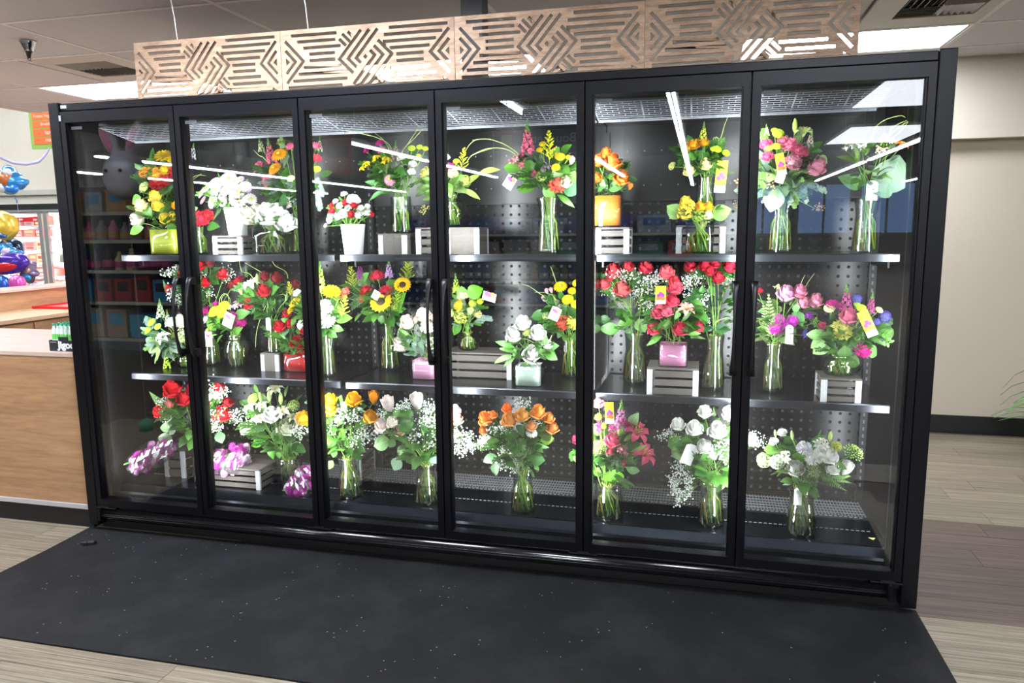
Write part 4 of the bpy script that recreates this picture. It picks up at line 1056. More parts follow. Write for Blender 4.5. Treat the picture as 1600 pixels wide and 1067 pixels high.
def m_spray(lw=.09, ll=.3, n=11, seed=1):
    k = MB(); r = random.Random(seed); k.tube([(0, 0, 0), (0, .5, .04), (0, .95, .0)], .012, 4, 1)
    for q in range(n):
        t = .15 + .8 * q / (n - 1); s = 1 if q % 2 else -1
        leaf_strip(k, ll * (1 - .35 * t), lw * (1 - .2 * t), 0, .2, .15, Vector((0, t * .95, .03)), Vector((s * .9, .75, r.uniform(-.2, .3))), Vector((0, 0, 1)), 4)
    return k
def m_fern():
    k = MB(); k.tube([(0, 0, 0), (0, .5, .05), (0, 1, -.03)], .01, 4, 1)
    for q in range(26):
        t = .1 + .88 * (q // 2) / 12; s = 1 if q % 2 else -1; leaf_strip(k, .26 * (1.05 - t), .02, 0, .1, .1, Vector((0, t, .05 - .08 * t * t)), Vector((s, .6, 0)), Vector((0, 0, 1)), 3)
    return k
M_stem = mat('stem green', '#4c7428', .5, var=.15)
FL = {'rose': m_rose, 'bud': m_rosebud, 'carn': m_carnation, 'daisy': m_daisy, 'mum': m_mum, 'sun': m_sunflower, 'button': m_button, 'lily': m_lily, 'alstro': m_alstro,
      'snap': m_spike, 'solid': m_solidago, 'cluster': m_cluster, 'bb': m_dots, 'umbel': m_umbel, 'berry': m_berries, 'gbud': m_bud,
      'gerb': lambda: m_daisy(22, 3, .12, .05), 'ydaisy': lambda: m_daisy(18, 2, .12, .06)}
FNAME = {'rose': 'rose', 'bud': 'rose_bud', 'carn': 'carnation', 'daisy': 'daisy', 'mum': 'chrysanthemum', 'sun': 'sunflower', 'button': 'button_chrysanthemum', 'lily': 'lily', 'alstro': 'alstroemeria',
         'snap': 'snapdragon', 'solid': 'goldenrod', 'cluster': 'flower_cluster', 'bb': 'babys_breath', 'umbel': 'flower_umbel', 'berry': 'berry_spray', 'gbud': 'flower_bud', 'gerb': 'gerbera', 'ydaisy': 'daisy'}
LF = {'salal': m_salal, 'round': m_round, 'lance': m_lance, 'blade': m_blade, 'ruscus': lambda: m_spray(.07, .32, 13), 'euc': lambda: m_spray(.12, .24, 12, 3), 'fern': m_fern}
LNAME = {'salal': 'leaf', 'round': 'leaf', 'lance': 'leaf', 'blade': 'grass_blade', 'ruscus': 'leafy_sprig', 'euc': 'eucalyptus_sprig', 'fern': 'fern_frond'}
_fc = {}
def fmesh(kind, col):
    if (kind, col) not in _fc:
        k = FL[kind](); ce = mat('daisy centre', '#c9b13c', .7) if kind != 'sun' else mat('dark centre', '#2a1a0c', .8)
        _fc[(kind, col)] = k.mesh(FNAME[kind], [petal_mat(col), M_stem, ce])
    return _fc[(kind, col)]
def lmesh(kind, col):
    if (kind, col) not in _fc:
        k = LF[kind](); n = 'leaf ' + col
        _fc[(kind, col)] = k.mesh(LNAME[kind], [leaf_mat(n, col), M_stem])
    return _fc[(kind, col)]
def frame_z(n, spin):
    n = n.normalized(); x = n.orthogonal().normalized(); y = n.cross(x); c, s = math.cos(spin), math.sin(spin)
    return Matrix((x * c + y * s, y * c - x * s, n)).transposed()
def frame_y(ax, nm):
    ax = ax.normalized(); x = ax.cross(nm); x = x.normalized() if x.length > 1e-4 else ax.orthogonal().normalized(); z = x.cross(ax)
    return Matrix((x, ax, z)).transposed()

# ------------------------------------------------------------------ vases and crates
GL = glass_mat('vase glass', (.93, .97, .95), 1.5, .03, edge=(.38, .48, .42)); GLR = glass_mat('ribbed vase glass', (.93, .96, .92), 2.6, .15, .09, edge=(.42, .5, .38))
M_water = glass_mat('vase water', (.90, .93, .74), .2, .0)
VP = {'hour': [(.45, 0), (.5, .04), (.49, .22), (.43, .48), (.385, .7), (.40, .84), (.46, 1)],
      'flare': [(.47, 0), (.5, .03), (.46, .25), (.41, .5), (.385, .7), (.42, .88), (.5, 1)],
      'cyl': [(.47, 0), (.5, .03), (.5, .5), (.48, 1)],
      'ginger': [(.3, 0), (.36, .03), (.48, .35), (.5, .55), (.42, .78), (.3, .88), (.33, 1)],
      'bowl': [(.3, 0), (.38, .04), (.49, .3), (.5, .5), (.44, .75), (.3, .9), (.27, .95), (.32, 1)]}
def vase(th, kind, w, h, col=None):
    th_w = .0035
    if kind == 'pot':
        k = MB(); k.lathe([(.36 * w, 0), (.38 * w, .02 * h), (.49 * w, .93 * h), (.5 * w, .94 * h), (.5 * w, h), (.47 * w, h), (.45 * w, .9 * h), (.001, .88 * h)], 28)
        k.lathe([(.001, 0), (.36 * w, 0)], 28); return k.build('flower_pot', mat('pot ' + (col or '#f4f4f4'), col or '#f4f4f4', .4), th)
    if kind == 'cube':
        q = 8; R_ = w * .5
        k = MB(); k.lathe([(.001, 0), (R_ * .98, 0), (R_, .02 * h), (R_, h), (R_ - th_w, h), (R_ - th_w, .05 * h), (.001, .05 * h)], 32, sq=q)
        v = k.build('glass_vase', GL, th)
        if col:
            k = MB(); r2 = R_ - th_w - .0015; k.lathe([(.001, .055 * h), (r2, .055 * h), (r2, .9 * h), (r2 - .002, .9 * h), (r2 - .002, .07 * h), (.001, .07 * h)], 32, sq=q)
            k.build('coloured_liner', mat('liner ' + col, col, .45), v)
        else:
            k = MB(); r2 = R_ - th_w - .001; k.lathe([(.001, .055 * h), (r2, .055 * h), (r2, .6 * h), (.001, .6 * h)], 32, sq=q); k.build('water', M_water, v)
        return v
    rib = kind.endswith('+'); kind = kind.rstrip('+'); pr = VP[kind]
    def rad(t):
        for i in range(len(pr) - 1):
            if pr[i][1] <= t <= pr[i + 1][1]:
                e = (t - pr[i][1]) / max(1e-6, pr[i + 1][1] - pr[i][1]); e = e * e * (3 - 2 * e) if i not in (0,) else e; return pr[i][0] + (pr[i + 1][0] - pr[i][0]) * e
        return pr[-1][0]
    nr = 18; out = [(w * rad(i / (2 * nr)) + (.0022 if rib and i % 2 and 1 < i < 2 * nr - 4 else 0), h * i / (2 * nr)) for i in range(2 * nr + 1)]
    inn = [(max(.001, r - th_w), max(z, .06 * h)) for r, z in out][::-1]
    k = MB(); k.lathe([(.001, 0)] + out + inn + [(.001, .06 * h)], 28); v = k.build('glass_vase', GLR if rib else GL, th)
    lvl = .62; wt = [(max(.001, r - th_w - .001), z) for r, z in out if .065 * h < z < lvl * h]
    k = MB(); k.lathe([(.001, wt[0][1])] + wt + [(.001, wt[-1][1])], 24); k.build('water', M_water, v)
    return v
M_cr = wood_mat('grey crate wood', '#2b2724', '#544d46', (3, 30, 30), .7, var=.12); M_crl = wood_mat('pale crate post', '#85868a', '#b0b2b4', (8, 8, 3), .7)
def crate(lab, crop, x0, x1, yt, yb, y, z0, solid=False, depth=.16, dark=False):
    ox, oy, s = crop; u0, u1, v0, v1 = ox + x0 / s, ox + x1 / s, oy + yt / s, oy + yb / s
    a, b = at_y(u0, v1, y), at_y(u1, v1, y); h = (v1 - v0) * mpp(a); w = b.x - a.x
    t = thing('wooden_crate', lab, 'crate', ((a.x + b.x) / 2, y, z0), 'small grey wooden crates')
    pw = min(.024, w * .2); hw = w / 2
    for px in (-hw, hw - pw):
        for py in (0, depth - .012): piece('post', (px, py, 0, px + pw, py + .012, h - .008), M_crl, t)
    n = 1 if solid else 3
    for q in range(n):
        g = 0 if solid else .012; hh = (h - .008) / n
        for py in (.003, depth - .013): piece('slat', (-hw + pw, py, q * hh + g / 2, hw - pw, py + .01, (q + 1) * hh - g / 2), M_cr, t)
        for px in (-hw + .004, hw - .012): piece('side_slat', (px, .012, q * hh + g / 2, px + .008, depth - .012, (q + 1) * hh - g / 2), M_cr, t)
    for q in range(3): piece('top_board', (-hw, q * depth / 3 + .001, h - .008, hw, (q + 1) * depth / 3 - .001, h), M_cr, t)
    return (a.x + b.x) / 2, y, z0 + h, depth
SC_ = 1334 / 300.
CR_ = {c: (x, y, SC_) for c, x, y in (('A', 180, 180), ('B', 470, 180), ('C', 740, 160), ('D', 1000, 160), ('E', 1250, 160), ('F', 180, 390), ('G', 440, 390), ('H', 680, 400),
       ('I', 900, 390), ('J', 1140, 400), ('K', 180, 580), ('L', 430, 580), ('M', 680, 600), ('N', 900, 600), ('O', 1140, 620))}
def card(th, p, w, h, kind, spin=0., name='care_tag'):
    o = bpy.data.objects.new(name, None)
    yl = mat('tag yellow', '#e8d92c', .5); wh = mat('tag white', '#f3f2ee', .5); pu = mat('tag purple', '#9a3f9a', .5); og = mat('tag orange', '#d9762c', .5)
    k = MB(); m = [wh, yl, pu, og]
    if kind == 'white': k.prism([(-w / 2, -h / 2), (w / 2, -h / 2), (w / 2, h * .38), (w * .2, h / 2), (-w * .2, h / 2), (-w / 2, h * .38)], 'y', 0, .001)
    elif kind == 'yellow':
        k.box(-w / 2, 0, -h / 2, w / 2, .001, h / 2, 1); k.box(-w / 2, -.0004, -h / 2, w / 2, 0, -h * .28, 0)
        for q, (cx, cz) in enumerate(((-.2, -.05), (.2, -.02), (0, .06), (-.25, -.18), (.22, -.2), (0, -.16))): k.ball((cx * w, -.0005, cz * h), .2 * w, 2 if q < 3 else 3, 8, 4, (1, .004, 1.1))
    else:
        k.box(-w / 2, 0, -h / 2, w / 2, .001, h / 2, 0)
        for q, (cx, cz) in enumerate(((-.2, .25), (.2, .3), (0, .2))): k.ball((cx * w, -.0005, cz * h), .22 * w, 2 if q != 1 else 3, 8, 4, (1, .004, .8))
    c = k.build(name, m, th, p); c.rotation_euler = (0, spin, R5.uniform(-.15, .15)); return c
GREEN = ['#3f7a24', '#4f8c2c', '#336a22', '#5f9a38']
def arrange(label, crop, base, vs, blooms, y=None, z=None, leaves=(), auto=14, green=GREEN, mix=('salal', 'salal', 'ruscus', 'lance'), tags=(), grass=(), bb=(), stems=True, gmul=1.0, group=None, fullness=1.0):
    """base=(cx,cy) crop pixel of the foot; vs=(kind,w,h[,colour]) in crop pixels; blooms=(kind,colour,cx,cy,d[,lift])"""
    ox, oy, s = CR_[crop]; U = lambda cx: ox + cx / s; V = lambda cy: oy + cy / s
    zb = z
    if y is None:
        p = at_z(U(base[0]), V(base[1]), zb); y = min(max(p.y, Y_SH + .03 if zb > .5 else .16), .5)
    fp_ = at_y(U(base[0]), V(base[1]), y); m = mpp(fp_); w, h = vs[1] / s * m, vs[2] / s * m
    cy_ = y + w / 2
    cen = Vector((fp_.x, cy_, zb))
    if base[1] and z is not None:      # keep the foot on its support and the mouth where the photo shows it
        mouth_v = at_y(U(base[0]), V(base[1] - vs[2]), cy_); h = max(mouth_v.z - zb, .05)
    th = thing('flower_arrangement', label, 'flower arrangement', cen, group)
    vase(th, vs[0], w, h, vs[3] if len(vs) > 3 else None)
    mouth = Vector((0, 0, h)); mw = w * (.3 if vs[0].startswith('bowl') or vs[0].startswith('ginger') else .4)
    us = [b[2] for b in blooms]; vv = [b[3] for b in blooms]
    cu, cv = (min(us) + max(us)) / 2, (min(vv) + max(vv)) / 2; au, av = max(30, (max(us) - min(us)) / 2), max(30, (max(vv) - min(vv)) / 2)
    Rb = max(.05, (au + av) / 2 / s * m)
    km = MB(); nst = 0
    def place(cu_, cv_, lift=0., fw=.75):
        r2 = min(1., ((cu_ - cu) / au) ** 2 * .7 + ((cv_ - cv) / av) ** 2 * .5)
        off = min(Rb * fw * math.sqrt(1 - r2), .13) + lift
        yy = max(cy_ - off, .085 if zb < .5 else .11)
        return at_y(U(cu_), V(cv_), yy) - cen
    bc = at_y(U(cu), V(cv), cy_) - cen
    core = mouth.lerp(bc, .35)
    for b in blooms:
        kind, col, bu, bv, d = b[:5]; p = place(bu, bv, b[5] if len(b) > 5 else 0.); sz = d / s * mpp(p + cen)
        n = (p - core); n = Vector((n.x, n.y, n.z)).normalized() * .7 + Vector((0, -.45, .5)) + Vector((R5.uniform(-.2, .2), R5.uniform(-.1, .1), R5.uniform(-.15, .15)))
        if kind == 'rose': n = n * .55 + Vector((0, -.22, .55)); sz *= 1.04
        if kind in ('snap', 'solid', 'gbud'): n = Vector((n.x * .35, 0, 1)); 
        elif kind == 'bud': n = Vector((n.x * .5, -.25, 1))
        elif kind in ('daisy', 'sun', 'gerb', 'ydaisy', 'button'): n += Vector((0, -.5, 0))
        spin = R5.uniform(0, 6.28)
        sc = Vector((sz, sz, sz))
        if kind in ('snap',): sc = Vector((sz * .9, sz * .9, sz))
        M4 = Matrix.LocRotScale(p, frame_z(n, spin).to_quaternion(), sc)
        o = link(FNAME[kind], fmesh(kind, col), th, mtx=M4)
        if kind in ('bb',): stuff(o)
        if kind == 'sun':
            k = MB(); k.ball((0, 0, .04), .19, 0, 16, 8, (1, 1, .4)); k.build('flower_center', mat('dark centre', '#2a1a0c', .85), o)
        # stem
        a = R5.uniform(0, 6.28); q0 = mouth + Vector((math.cos(a), math.sin(a), 0)) * mw * R5.uniform(.2, .85)
        bt = Vector((-math.cos(a + .4), -math.sin(a + .4), 0)) * w * .36 * R5.uniform(.3, 1) + Vector((0, 0, h * .1))
        pe = p - n.normalized() * sz * .3
        pts = [bt, q0, q0.lerp(pe, .5) + Vector((0, 0, .02)), pe] if vs[0] not in ('pot',) and not (vs[0] == 'cube' and len(vs) > 3) else [q0 - Vector((0, 0, h * .1)), q0.lerp(pe, .5), pe]
        km.tube(pts, .0019, 5)
    for i in range(13 if vs[0] != 'pot' and not (vs[0] == 'cube' and len(vs) > 3) else 0):
        a = i * 2.4; ro = w * (.40 if i % 3 else .2); v0 = vs[0].rstrip('+'); lo = .62 if v0 in ('bowl', 'ginger') else 1
        km.tube([Vector((-math.cos(a), -math.sin(a), 0)) * ro * lo + Vector((0, 0, h * .085)), Vector((math.cos(a + 2.6), math.sin(a + 2.6), 0)) * mw * .85 + Vector((0, 0, h * .55)), mouth + Vector((math.cos(a), math.sin(a), 0)) * mw * .6], .0032, 5, i % 3)
    for bu, bv, d in bb:
        p = place(bu, bv, -.005, .6); sz = d / s * mpp(p + cen); n = (p - core).normalized() + Vector((0, -.2, .4))
        o = link('babys_breath', fmesh('bb', '#f4f5f0'), th, mtx=Matrix.LocRotScale(p, frame_z(n, R5.uniform(0, 6)).to_quaternion(), Vector((sz * 1.15,) * 3))); stuff(o)
    stuff(km.build('stems', [mat('vase stems', '#5f8a2a', .45), mat('vase stems yellow', '#8f9a3a', .45), mat('vase stems brown', '#8a6a34', .45)], th, fix=False))
    for l in leaves:                      # (kind, colour, base px, tip px)
        kind, col, b0, b1, t0, t1 = l[:6]; p0 = place(b0, b1, -.0, .5); p1 = place(t0, t1, .015, .7); ax = p1 - p0
        nm = Vector((R5.uniform(-.3, .3), -1, .45)); L = ax.length
        link(LNAME[kind], lmesh(kind, col), th, mtx=Matrix.LocRotScale(p0, frame_y(ax, nm).to_quaternion(), Vector((L, L, L))))
    auto = int(auto * 2.2)
    for i in range(auto):
        fr = (i + .5) / auto; ang = math.radians(R5.uniform(150, 390)) if i % 4 else R5.uniform(0, 6.28)
        r = R5.uniform(.15, .65); lu = cu + au * r * math.cos(ang) * .9; lv = cv - av * r * math.sin(ang) * .8 + av * .12
        kind = mix[i % len(mix)]; p0 = place(lu, lv, -.03 - R5.uniform(0, .03), .55)
        d = (p0 - mouth) * Vector((1, 1, 1)) if False else Vector((math.cos(ang), -R5.uniform(.2, .7), math.sin(ang) * .9 + .15))
        L = R5.uniform(.048, .078) * (1.35 if kind in ('ruscus', 'euc', 'fern') else 1.15 if kind == 'lance' else 1) * gmul
        L *= min(1.15, max(.6, Rb / .11))
        nm = Vector((R5.uniform(-.5, .5), -1, R5.uniform(.1, .9)))
        link(LNAME[kind], lmesh(kind, R5.choice(green)), th, mtx=Matrix.LocRotScale(p0, frame_y(d, nm).to_quaternion(), Vector((L, L, L))))
    ncol = int(14 + 70 * (bc - mouth).length)
    for i in range(ncol):                 # foliage collar between the mouth of the vase and the blooms
        t = R5.uniform(.02, .75); a = R5.uniform(-1.35, 1.35); o = mouth.lerp(bc, t) + Vector((0, -.01, .012))
        d = Vector((math.sin(a), -math.cos(a) * .8, R5.uniform(-.35, .8))); p0 = o + Vector((d.x, d.y, 0)) * mw * (.7 + 1.6 * t)
        kind = mix[i % len(mix)]; L = R5.uniform(.05, .085) * gmul * min(1.15, max(.65, Rb / .11)) * (1.3 if kind in ('ruscus', 'euc', 'fern') else 1)
        if cen.y + p0.y - L < .075: L = max(.03, cen.y + p0.y - .075)
        link(LNAME[kind], lmesh(kind, R5.choice(green)), th, mtx=Matrix.LocRotScale(p0, frame_y(d, Vector((R5.uniform(-.4, .4), -.7, 1))).to_quaternion(), Vector((L, L, L))))
    for g in grass:                       # curve through pixel points
        pts = [place(a_, b_, .0, .3) for a_, b_ in g]; sm = []
        pts = [mouth] + pts
        for i in range(1, len(pts) - 1):
            for q in range(6):
                t = q / 6; p0, p1, p2, p3 = pts[i - 1], pts[i], pts[i + 1], pts[min(i + 2, len(pts) - 1)]
                sm.append(.5 * ((2 * p1) + (p2 - p0) * t + (2 * p0 - 5 * p1 + 4 * p2 - p3) * t * t + (3 * p1 - p0 - 3 * p2 + p3) * t ** 3))
        sm.append(pts[-1]); k = MB(); k.tube(sm, .0016, 5, rr=[.0022 * (1 - .7 * i / len(sm)) for i in range(len(sm))]); k.build('grass_blade', mat('bear grass', '#a9bf6a', .5), th, fix=False)
    for tg in tags:
        kind, tu, tv, tw, tH = tg[:5]; p = place(tu, tv, .045, .8); q = mpp(p + cen) / s
        card(th, p, tw * q, tH * q, kind, tg[5] if len(tg) > 5 else 0.)
    return th
# ------------------------------------------------------------------ crates and arrangements, top shelf
T, MI, BO = SH[0], SH[1], ZD
YEL, YE2, ORY, RED, DRED, PNK, LPK, MAG, COR, ORG, WHT, CRM, PYL, LAV, PUR, GRN, YGR = ('#f2d21c', '#ffe14a', '#f0a81e', '#b31222', '#7d0d1a', '#e2728f', '#f0a9bb', '#c51f86', '#e2604f', '#ef7a2c', '#f6f5ee', '#f3ead2', '#f2e79a', '#c9a0d0', '#5a48b8', '#b7d337', '#d6d43a')
EUC = ['#7a9886', '#8ba896', '#6a8a74']; PALE = ['#86b05a', '#9cc072', '#74a44c']; DARK = ['#2f6a28', '#3a7a2c', '#4a8a30']
arrange('mixed bouquet of yellow mums and red carnations standing behind the yellow roses', 'A', (330, 935), ('flare', 150, 330), [('mum', YEL, 340, 290, 140), ('mum', YEL, 405, 315, 90), ('carn', ORY, 210, 395, 95),
    ('carn', ORY, 285, 405, 105), ('carn', YEL, 350, 375, 85), ('carn', RED, 405, 395, 80), ('carn', RED, 300, 462, 120), ('carn', RED, 350, 445, 80), ('button', '#cfe08a', 200, 500, 85), ('snap', PUR, 60, 530, 130), ('snap', PUR, 125, 490, 110), ('snap', PUR, 505, 300, 220), ('snap', '#d8dcea', 540, 250, 120)],
    y=.44, z=T, auto=14, leaves=(('salal', '#5f9a5a', 200, 560, 95, 500), ('salal', '#6fa56a', 220, 600, 110, 590), ('salal', '#5a8f4a', 300, 560, 390, 490)), grass=(((500, 470), (560, 420), (630, 420)), ((500, 480), (550, 440), (600, 405))))
arrange('yellow and cream roses in a square glass vase with yellow lining, leftmost on top shelf', 'A', (318, 945), ('cube', 225, 170, '#e9e04a'), [('rose', '#fbf3b0', 180, 625, 105), ('rose', '#fdf8d8', 150, 720, 105), ('rose', YE2, 275, 562, 95), ('rose', YE2, 292, 628, 85), ('rose', YE2, 345, 712, 85), ('rose', ORY, 418, 625, 60), ('rose', YE2, 400, 700, 70)],
    y=.235, z=T, auto=14, leaves=(('salal', '#74b848', 200, 780, 95, 820), ('salal', '#6cb040', 270, 770, 260, 840), ('salal', '#6cb040', 360, 780, 430, 790), ('round', '#6fae4a', 180, 570, 110, 610), ('salal', '#7dbf55', 210, 640, 250, 700)), mix=('salal', 'salal', 'round'), fullness=1)
arrange('low bunch of red carnations in a clear glass vase behind the first mullion', 'A', (560, 935), ('cyl', 110, 160), [('carn', RED, 410, 712, 85), ('carn', '#d8203a', 545, 690, 90), ('carn', '#d8203a', 595, 712, 115), ('carn', RED, 645, 690, 85), ('carn', RED, 565, 735, 75), ('carn', RED, 480, 720, 80), ('carn', RED, 510, 665, 80)],
    y=.32, z=T, auto=12, leaves=(('round', '#a8cf7a', 520, 670, 570, 640), ('salal', '#4c9a2a', 640, 780, 720, 770)), gmul=.8)
cx, cy, cz, cd = crate('small slatted grey crate under the white daisy pot on the top shelf', CR_['A'], 680, 882, 810, 945, .22, T, depth=.14)
arrange('white and lilac daisies in a white tapered pot standing on a crate', 'A', (803, 808), ('pot', 165, 165), [('daisy', WHT, 785, 440, 120), ('daisy', WHT, 690, 470, 95), ('daisy', WHT, 680, 592, 120), ('daisy', WHT, 855, 585, 125), ('daisy', WHT, 900, 495, 95), ('daisy', WHT, 943, 582, 85), ('daisy', LAV, 600, 540, 85), ('daisy', LAV, 700, 515, 100), ('daisy', LAV, 765, 525, 85), ('daisy', LAV, 912, 510, 75), ('daisy', LAV, 830, 570, 80), ('daisy', LAV, 870, 445, 60), ('daisy', LAV, 610, 590, 70), ('daisy', WHT, 640, 500, 80), ('daisy', WHT, 750, 600, 80), ('daisy', WHT, 830, 460, 80), ('daisy', LAV, 745, 560, 70)],
    y=.24, z=cz, auto=10, mix=('fern', 'ruscus'), tags=(('yellow', 830, 525, 85, 90, .1),), leaves=(('fern', '#5a9a4a', 760, 590, 765, 720), ('fern', '#5a9a4a', 740, 640, 680, 730)))
arrange('tall mixed bouquet of pink carnations and orange gerberas behind the second mullion', 'A', (1262, 930), ('hour', 150, 260), [('snap', PNK, 1075, 250, 190), ('snap', '#d8e0b0', 1010, 200, 120), ('mum', YEL, 1160, 190, 85), ('gerb', ORY, 1140, 275, 115), ('gerb', ORY, 1110, 372, 105), ('carn', PNK, 995, 355, 95), ('carn', PNK, 1060, 445, 105), ('carn', PNK, 1215, 215, 70), ('alstro', '#f3dce0', 1210, 600, 110), ('carn', PNK, 1390, 210, 80), ('carn', '#d84a5a', 1400, 295, 70), ('button', GRN, 1400, 375, 60), ('rose', '#e8667a', 1300, 280, 90), ('mum', YEL, 1290, 200, 70), ('button', '#d8e6a0', 1220, 440, 60), ('snap', '#cfd8b8', 1420, 200, 110)],
    y=.34, z=T, auto=22, green=EUC + GREEN, mix=('euc', 'salal', 'euc', 'round'), leaves=(('round', '#8fb08a', 1150, 350, 1200, 280), ('salal', '#5aa83a', 1150, 560, 1065, 605), ('euc', '#9dbaa8', 1380, 420, 1450, 560), ('euc', '#9dbaa8', 1380, 500, 1430, 660), ('salal', '#4f8040', 1430, 430, 1510, 390), ('euc', '#9dbaa8', 1180, 420, 1230, 520)), grass=(((1060, 330), (1000, 280), (960, 240)),))
arrange('big white hydrangea-like roses in a square clear glass vase, door two', 'A', (1040, 937), ('cube', 220, 165), [('rose', CRM, 930, 695, 150), ('rose', WHT, 1055, 685, 175), ('rose', WHT, 1178, 735, 165), ('rose', WHT, 1120, 660, 120), ('rose', CRM, 985, 660, 110)],
    y=.235, z=T, auto=10, leaves=(('salal', '#6fb83a', 960, 700, 1060, 720), ('salal', '#62a838', 1080, 730, 1110, 840), ('salal', '#74b84a', 930, 720, 870, 760)), gmul=.8)
arrange('red and white mini carnations in a white tapered pot, third door', 'B', (330, 930), ('pot', 170, 172), [('carn', RED, 210, 625, 45), ('carn', RED, 310, 605, 55), ('carn', RED, 370, 620, 62), ('carn', RED, 215, 665, 65), ('carn', RED, 350, 685, 55), ('carn', RED, 490, 685, 45)] + [('carn', WHT, a, b, d) for a, b, d in ((300, 545, 50), (360, 580, 85), (240, 595, 45), (270, 625, 55), (295, 680, 75), (200, 720, 65), (215, 692, 60), (420, 650, 65), (455, 670, 62), (465, 630, 40), (172, 765, 38), (390, 592, 55), (330, 640, 50), (255, 700, 55), (400, 690, 55))],
    y=.235, z=T, auto=14, mix=('lance', 'ruscus', 'lance'), gmul=.8)
cx, cy, cz, cd = crate('solid-faced grey crate under the tall cylinder vase, third door', CR_['B'], 540, 735, 785, 930, .26, T, solid=True, depth=.15)
arrange('tall glass cylinder with yellow alstroemeria and a pink gerbera on a crate', 'B', (672, 782), ('cyl', 148, 215), [('alstro', YEL, 445, 350, 105), ('alstro', YEL, 520, 300, 80), ('alstro', YEL, 590, 315, 95), ('carn', MAG, 550, 190, 65), ('carn', MAG, 455, 245, 45), ('carn', PNK, 560, 240, 60), ('gerb', LPK, 620, 450, 100), ('carn', WHT, 695, 290, 65), ('carn', WHT, 780, 335, 60), ('carn', WHT, 770, 390, 55), ('button', GRN, 770, 230, 55), ('button', GRN, 825, 222, 48), ('button', GRN, 865, 232, 46), ('button', GRN, 820, 282, 36), ('snap', '#9a8478', 660, 250, 150)],
    y=.28, z=cz, auto=12, leaves=(('salal', '#5a9a3a', 620, 400, 730, 410), ('salal', '#7a8a4a', 590, 400, 600, 340), ('lance', '#5aa050', 590, 500, 440, 455), ('lance', '#5aa050', 600, 520, 470, 585), ('lance', '#62a850', 580, 480, 480, 500)), grass=(((690, 300), (750, 190), (815, 85), (780, 60)), ((700, 280), (790, 160), (850, 95)), ((640, 300), (580, 180), (515, 125)), ((640, 260), (540, 160), (280, 100))))
cx, cy, cz, cd = crate('slatted grey crate left of the third mullion on the top shelf', CR_['B'], 800, 1003, 745, 930, .28, T, depth=.16)
crate('solid-faced grey crate right of the third mullion on the top shelf', CR_['B'], 1006, 1240, 745, 930, .28, T, solid=True, depth=.16)
arrange('green and yellow bouquet in a round fishbowl vase standing on two crates', 'B', (1010, 742), ('bowl', 225, 190), [('solid', YGR, 1125, 320, 190), ('carn', PYL, 1055, 400, 80), ('carn', '#e2e27a', 870, 392, 100), ('carn', WHT, 1010, 290, 60), ('carn', MAG, 1035, 352, 65), ('cluster', '#cfe060', 1140, 450, 80), ('cluster', GRN, 985, 480, 80), ('rose', PYL, 930, 330, 70), ('button', GRN, 1080, 320, 50), ('berry', '#c8b87a', 860, 650, 90)],
    y=.31, z=cz, auto=18, green=PALE, mix=('salal', 'lance', 'salal', 'euc'), leaves=(('lance', '#a8cc80', 900, 500, 790, 510), ('lance', '#a8cc80', 900, 530, 780, 560), ('lance', '#9cc470', 880, 470, 800, 440), ('salal', '#79b83a', 1020, 470, 1040, 570), ('lance', '#b6c65a', 1120, 500, 1250, 400), ('lance', '#b6c65a', 1230, 410, 1380, 370), ('lance', '#9cb45a', 1110, 510, 1250, 580)), grass=(((1150, 330), (1210, 270), (1330, 230)), ((1120, 300), (1200, 180), (1320, 165))))
arrange('tall bouquet with pink snapdragon and goldenrod in a flared vase, fourth door', 'C', (505, 1012), ('flare', 175, 350), [('snap', PNK, 375, 250, 260), ('solid', '#c8c82c', 525, 320, 240), ('button', YEL, 480, 290, 55), ('button', YEL, 460, 330, 50), ('button', ORY, 600, 378, 75), ('button', YEL, 660, 382, 46), ('button', YEL, 570, 452, 65), ('alstro', LPK, 290, 392, 110), ('alstro', PNK, 335, 425, 90), ('alstro', LAV, 500, 447, 90), ('carn', COR, 580, 565, 120), ('rose', '#f2efc4', 640, 550, 90), ('bud', LPK, 682, 402, 60), ('cluster', '#c0d870', 470, 512, 90), ('bud', '#efc0a0', 740, 540, 70), ('carn', PNK, 425, 490, 55)],
    y=.235, z=T, auto=14, leaves=(('salal', '#6cc02a', 420, 500, 300, 520), ('salal', '#62b428', 430, 470, 330, 410), ('salal', '#7cc83a', 500, 560, 545, 680), ('round', '#5f9a6a', 620, 610, 750, 600), ('lance', '#6cae3a', 580, 640, 700, 725), ('round', '#8fae6a', 690, 560, 700, 480), ('salal', '#79c040', 340, 470, 205, 440), ('salal', '#7cc040', 420, 600, 300, 600), ('salal', '#8ab860', 600, 530, 560, 440)), tags=(('pict', 250, 555, 75, 90, .6),), grass=(((350, 400), (230, 300), (100, 255), (-10, 262)), ((340, 420), (240, 330), (100, 320), (-20, 370))))
cx, cy, cz, cd = crate('slatted grey crate under the orange roses, fifth door', CR_['C'], 846, 1080, 825, 1012, .22, T, depth=.16)
arrange('orange roses in a square vase with orange lining on a crate', 'C', (915, 822), ('cube', 215, 195, '#e8822e'), [('rose', ORG, 862, 402, 95), ('rose', ORG, 922, 350, 85), ('rose', ORG, 965, 412, 135), ('rose', ORG, 855, 522, 80), ('rose', ORG, 1030, 520, 125), ('bud', ORG, 1088, 580, 60), ('rose', ORG, 800, 450, 100), ('rose', ORG, 780, 540, 90)],
    y=.24, z=cz, auto=12, leaves=(('salal', '#5a9a4a', 900, 590, 860, 620), ('salal', '#6aa455', 940, 610, 1060, 560), ('salal', '#7ab066', 880, 540, 930, 600), ('salal', '#4f8a40', 1050, 540, 1140, 535)))
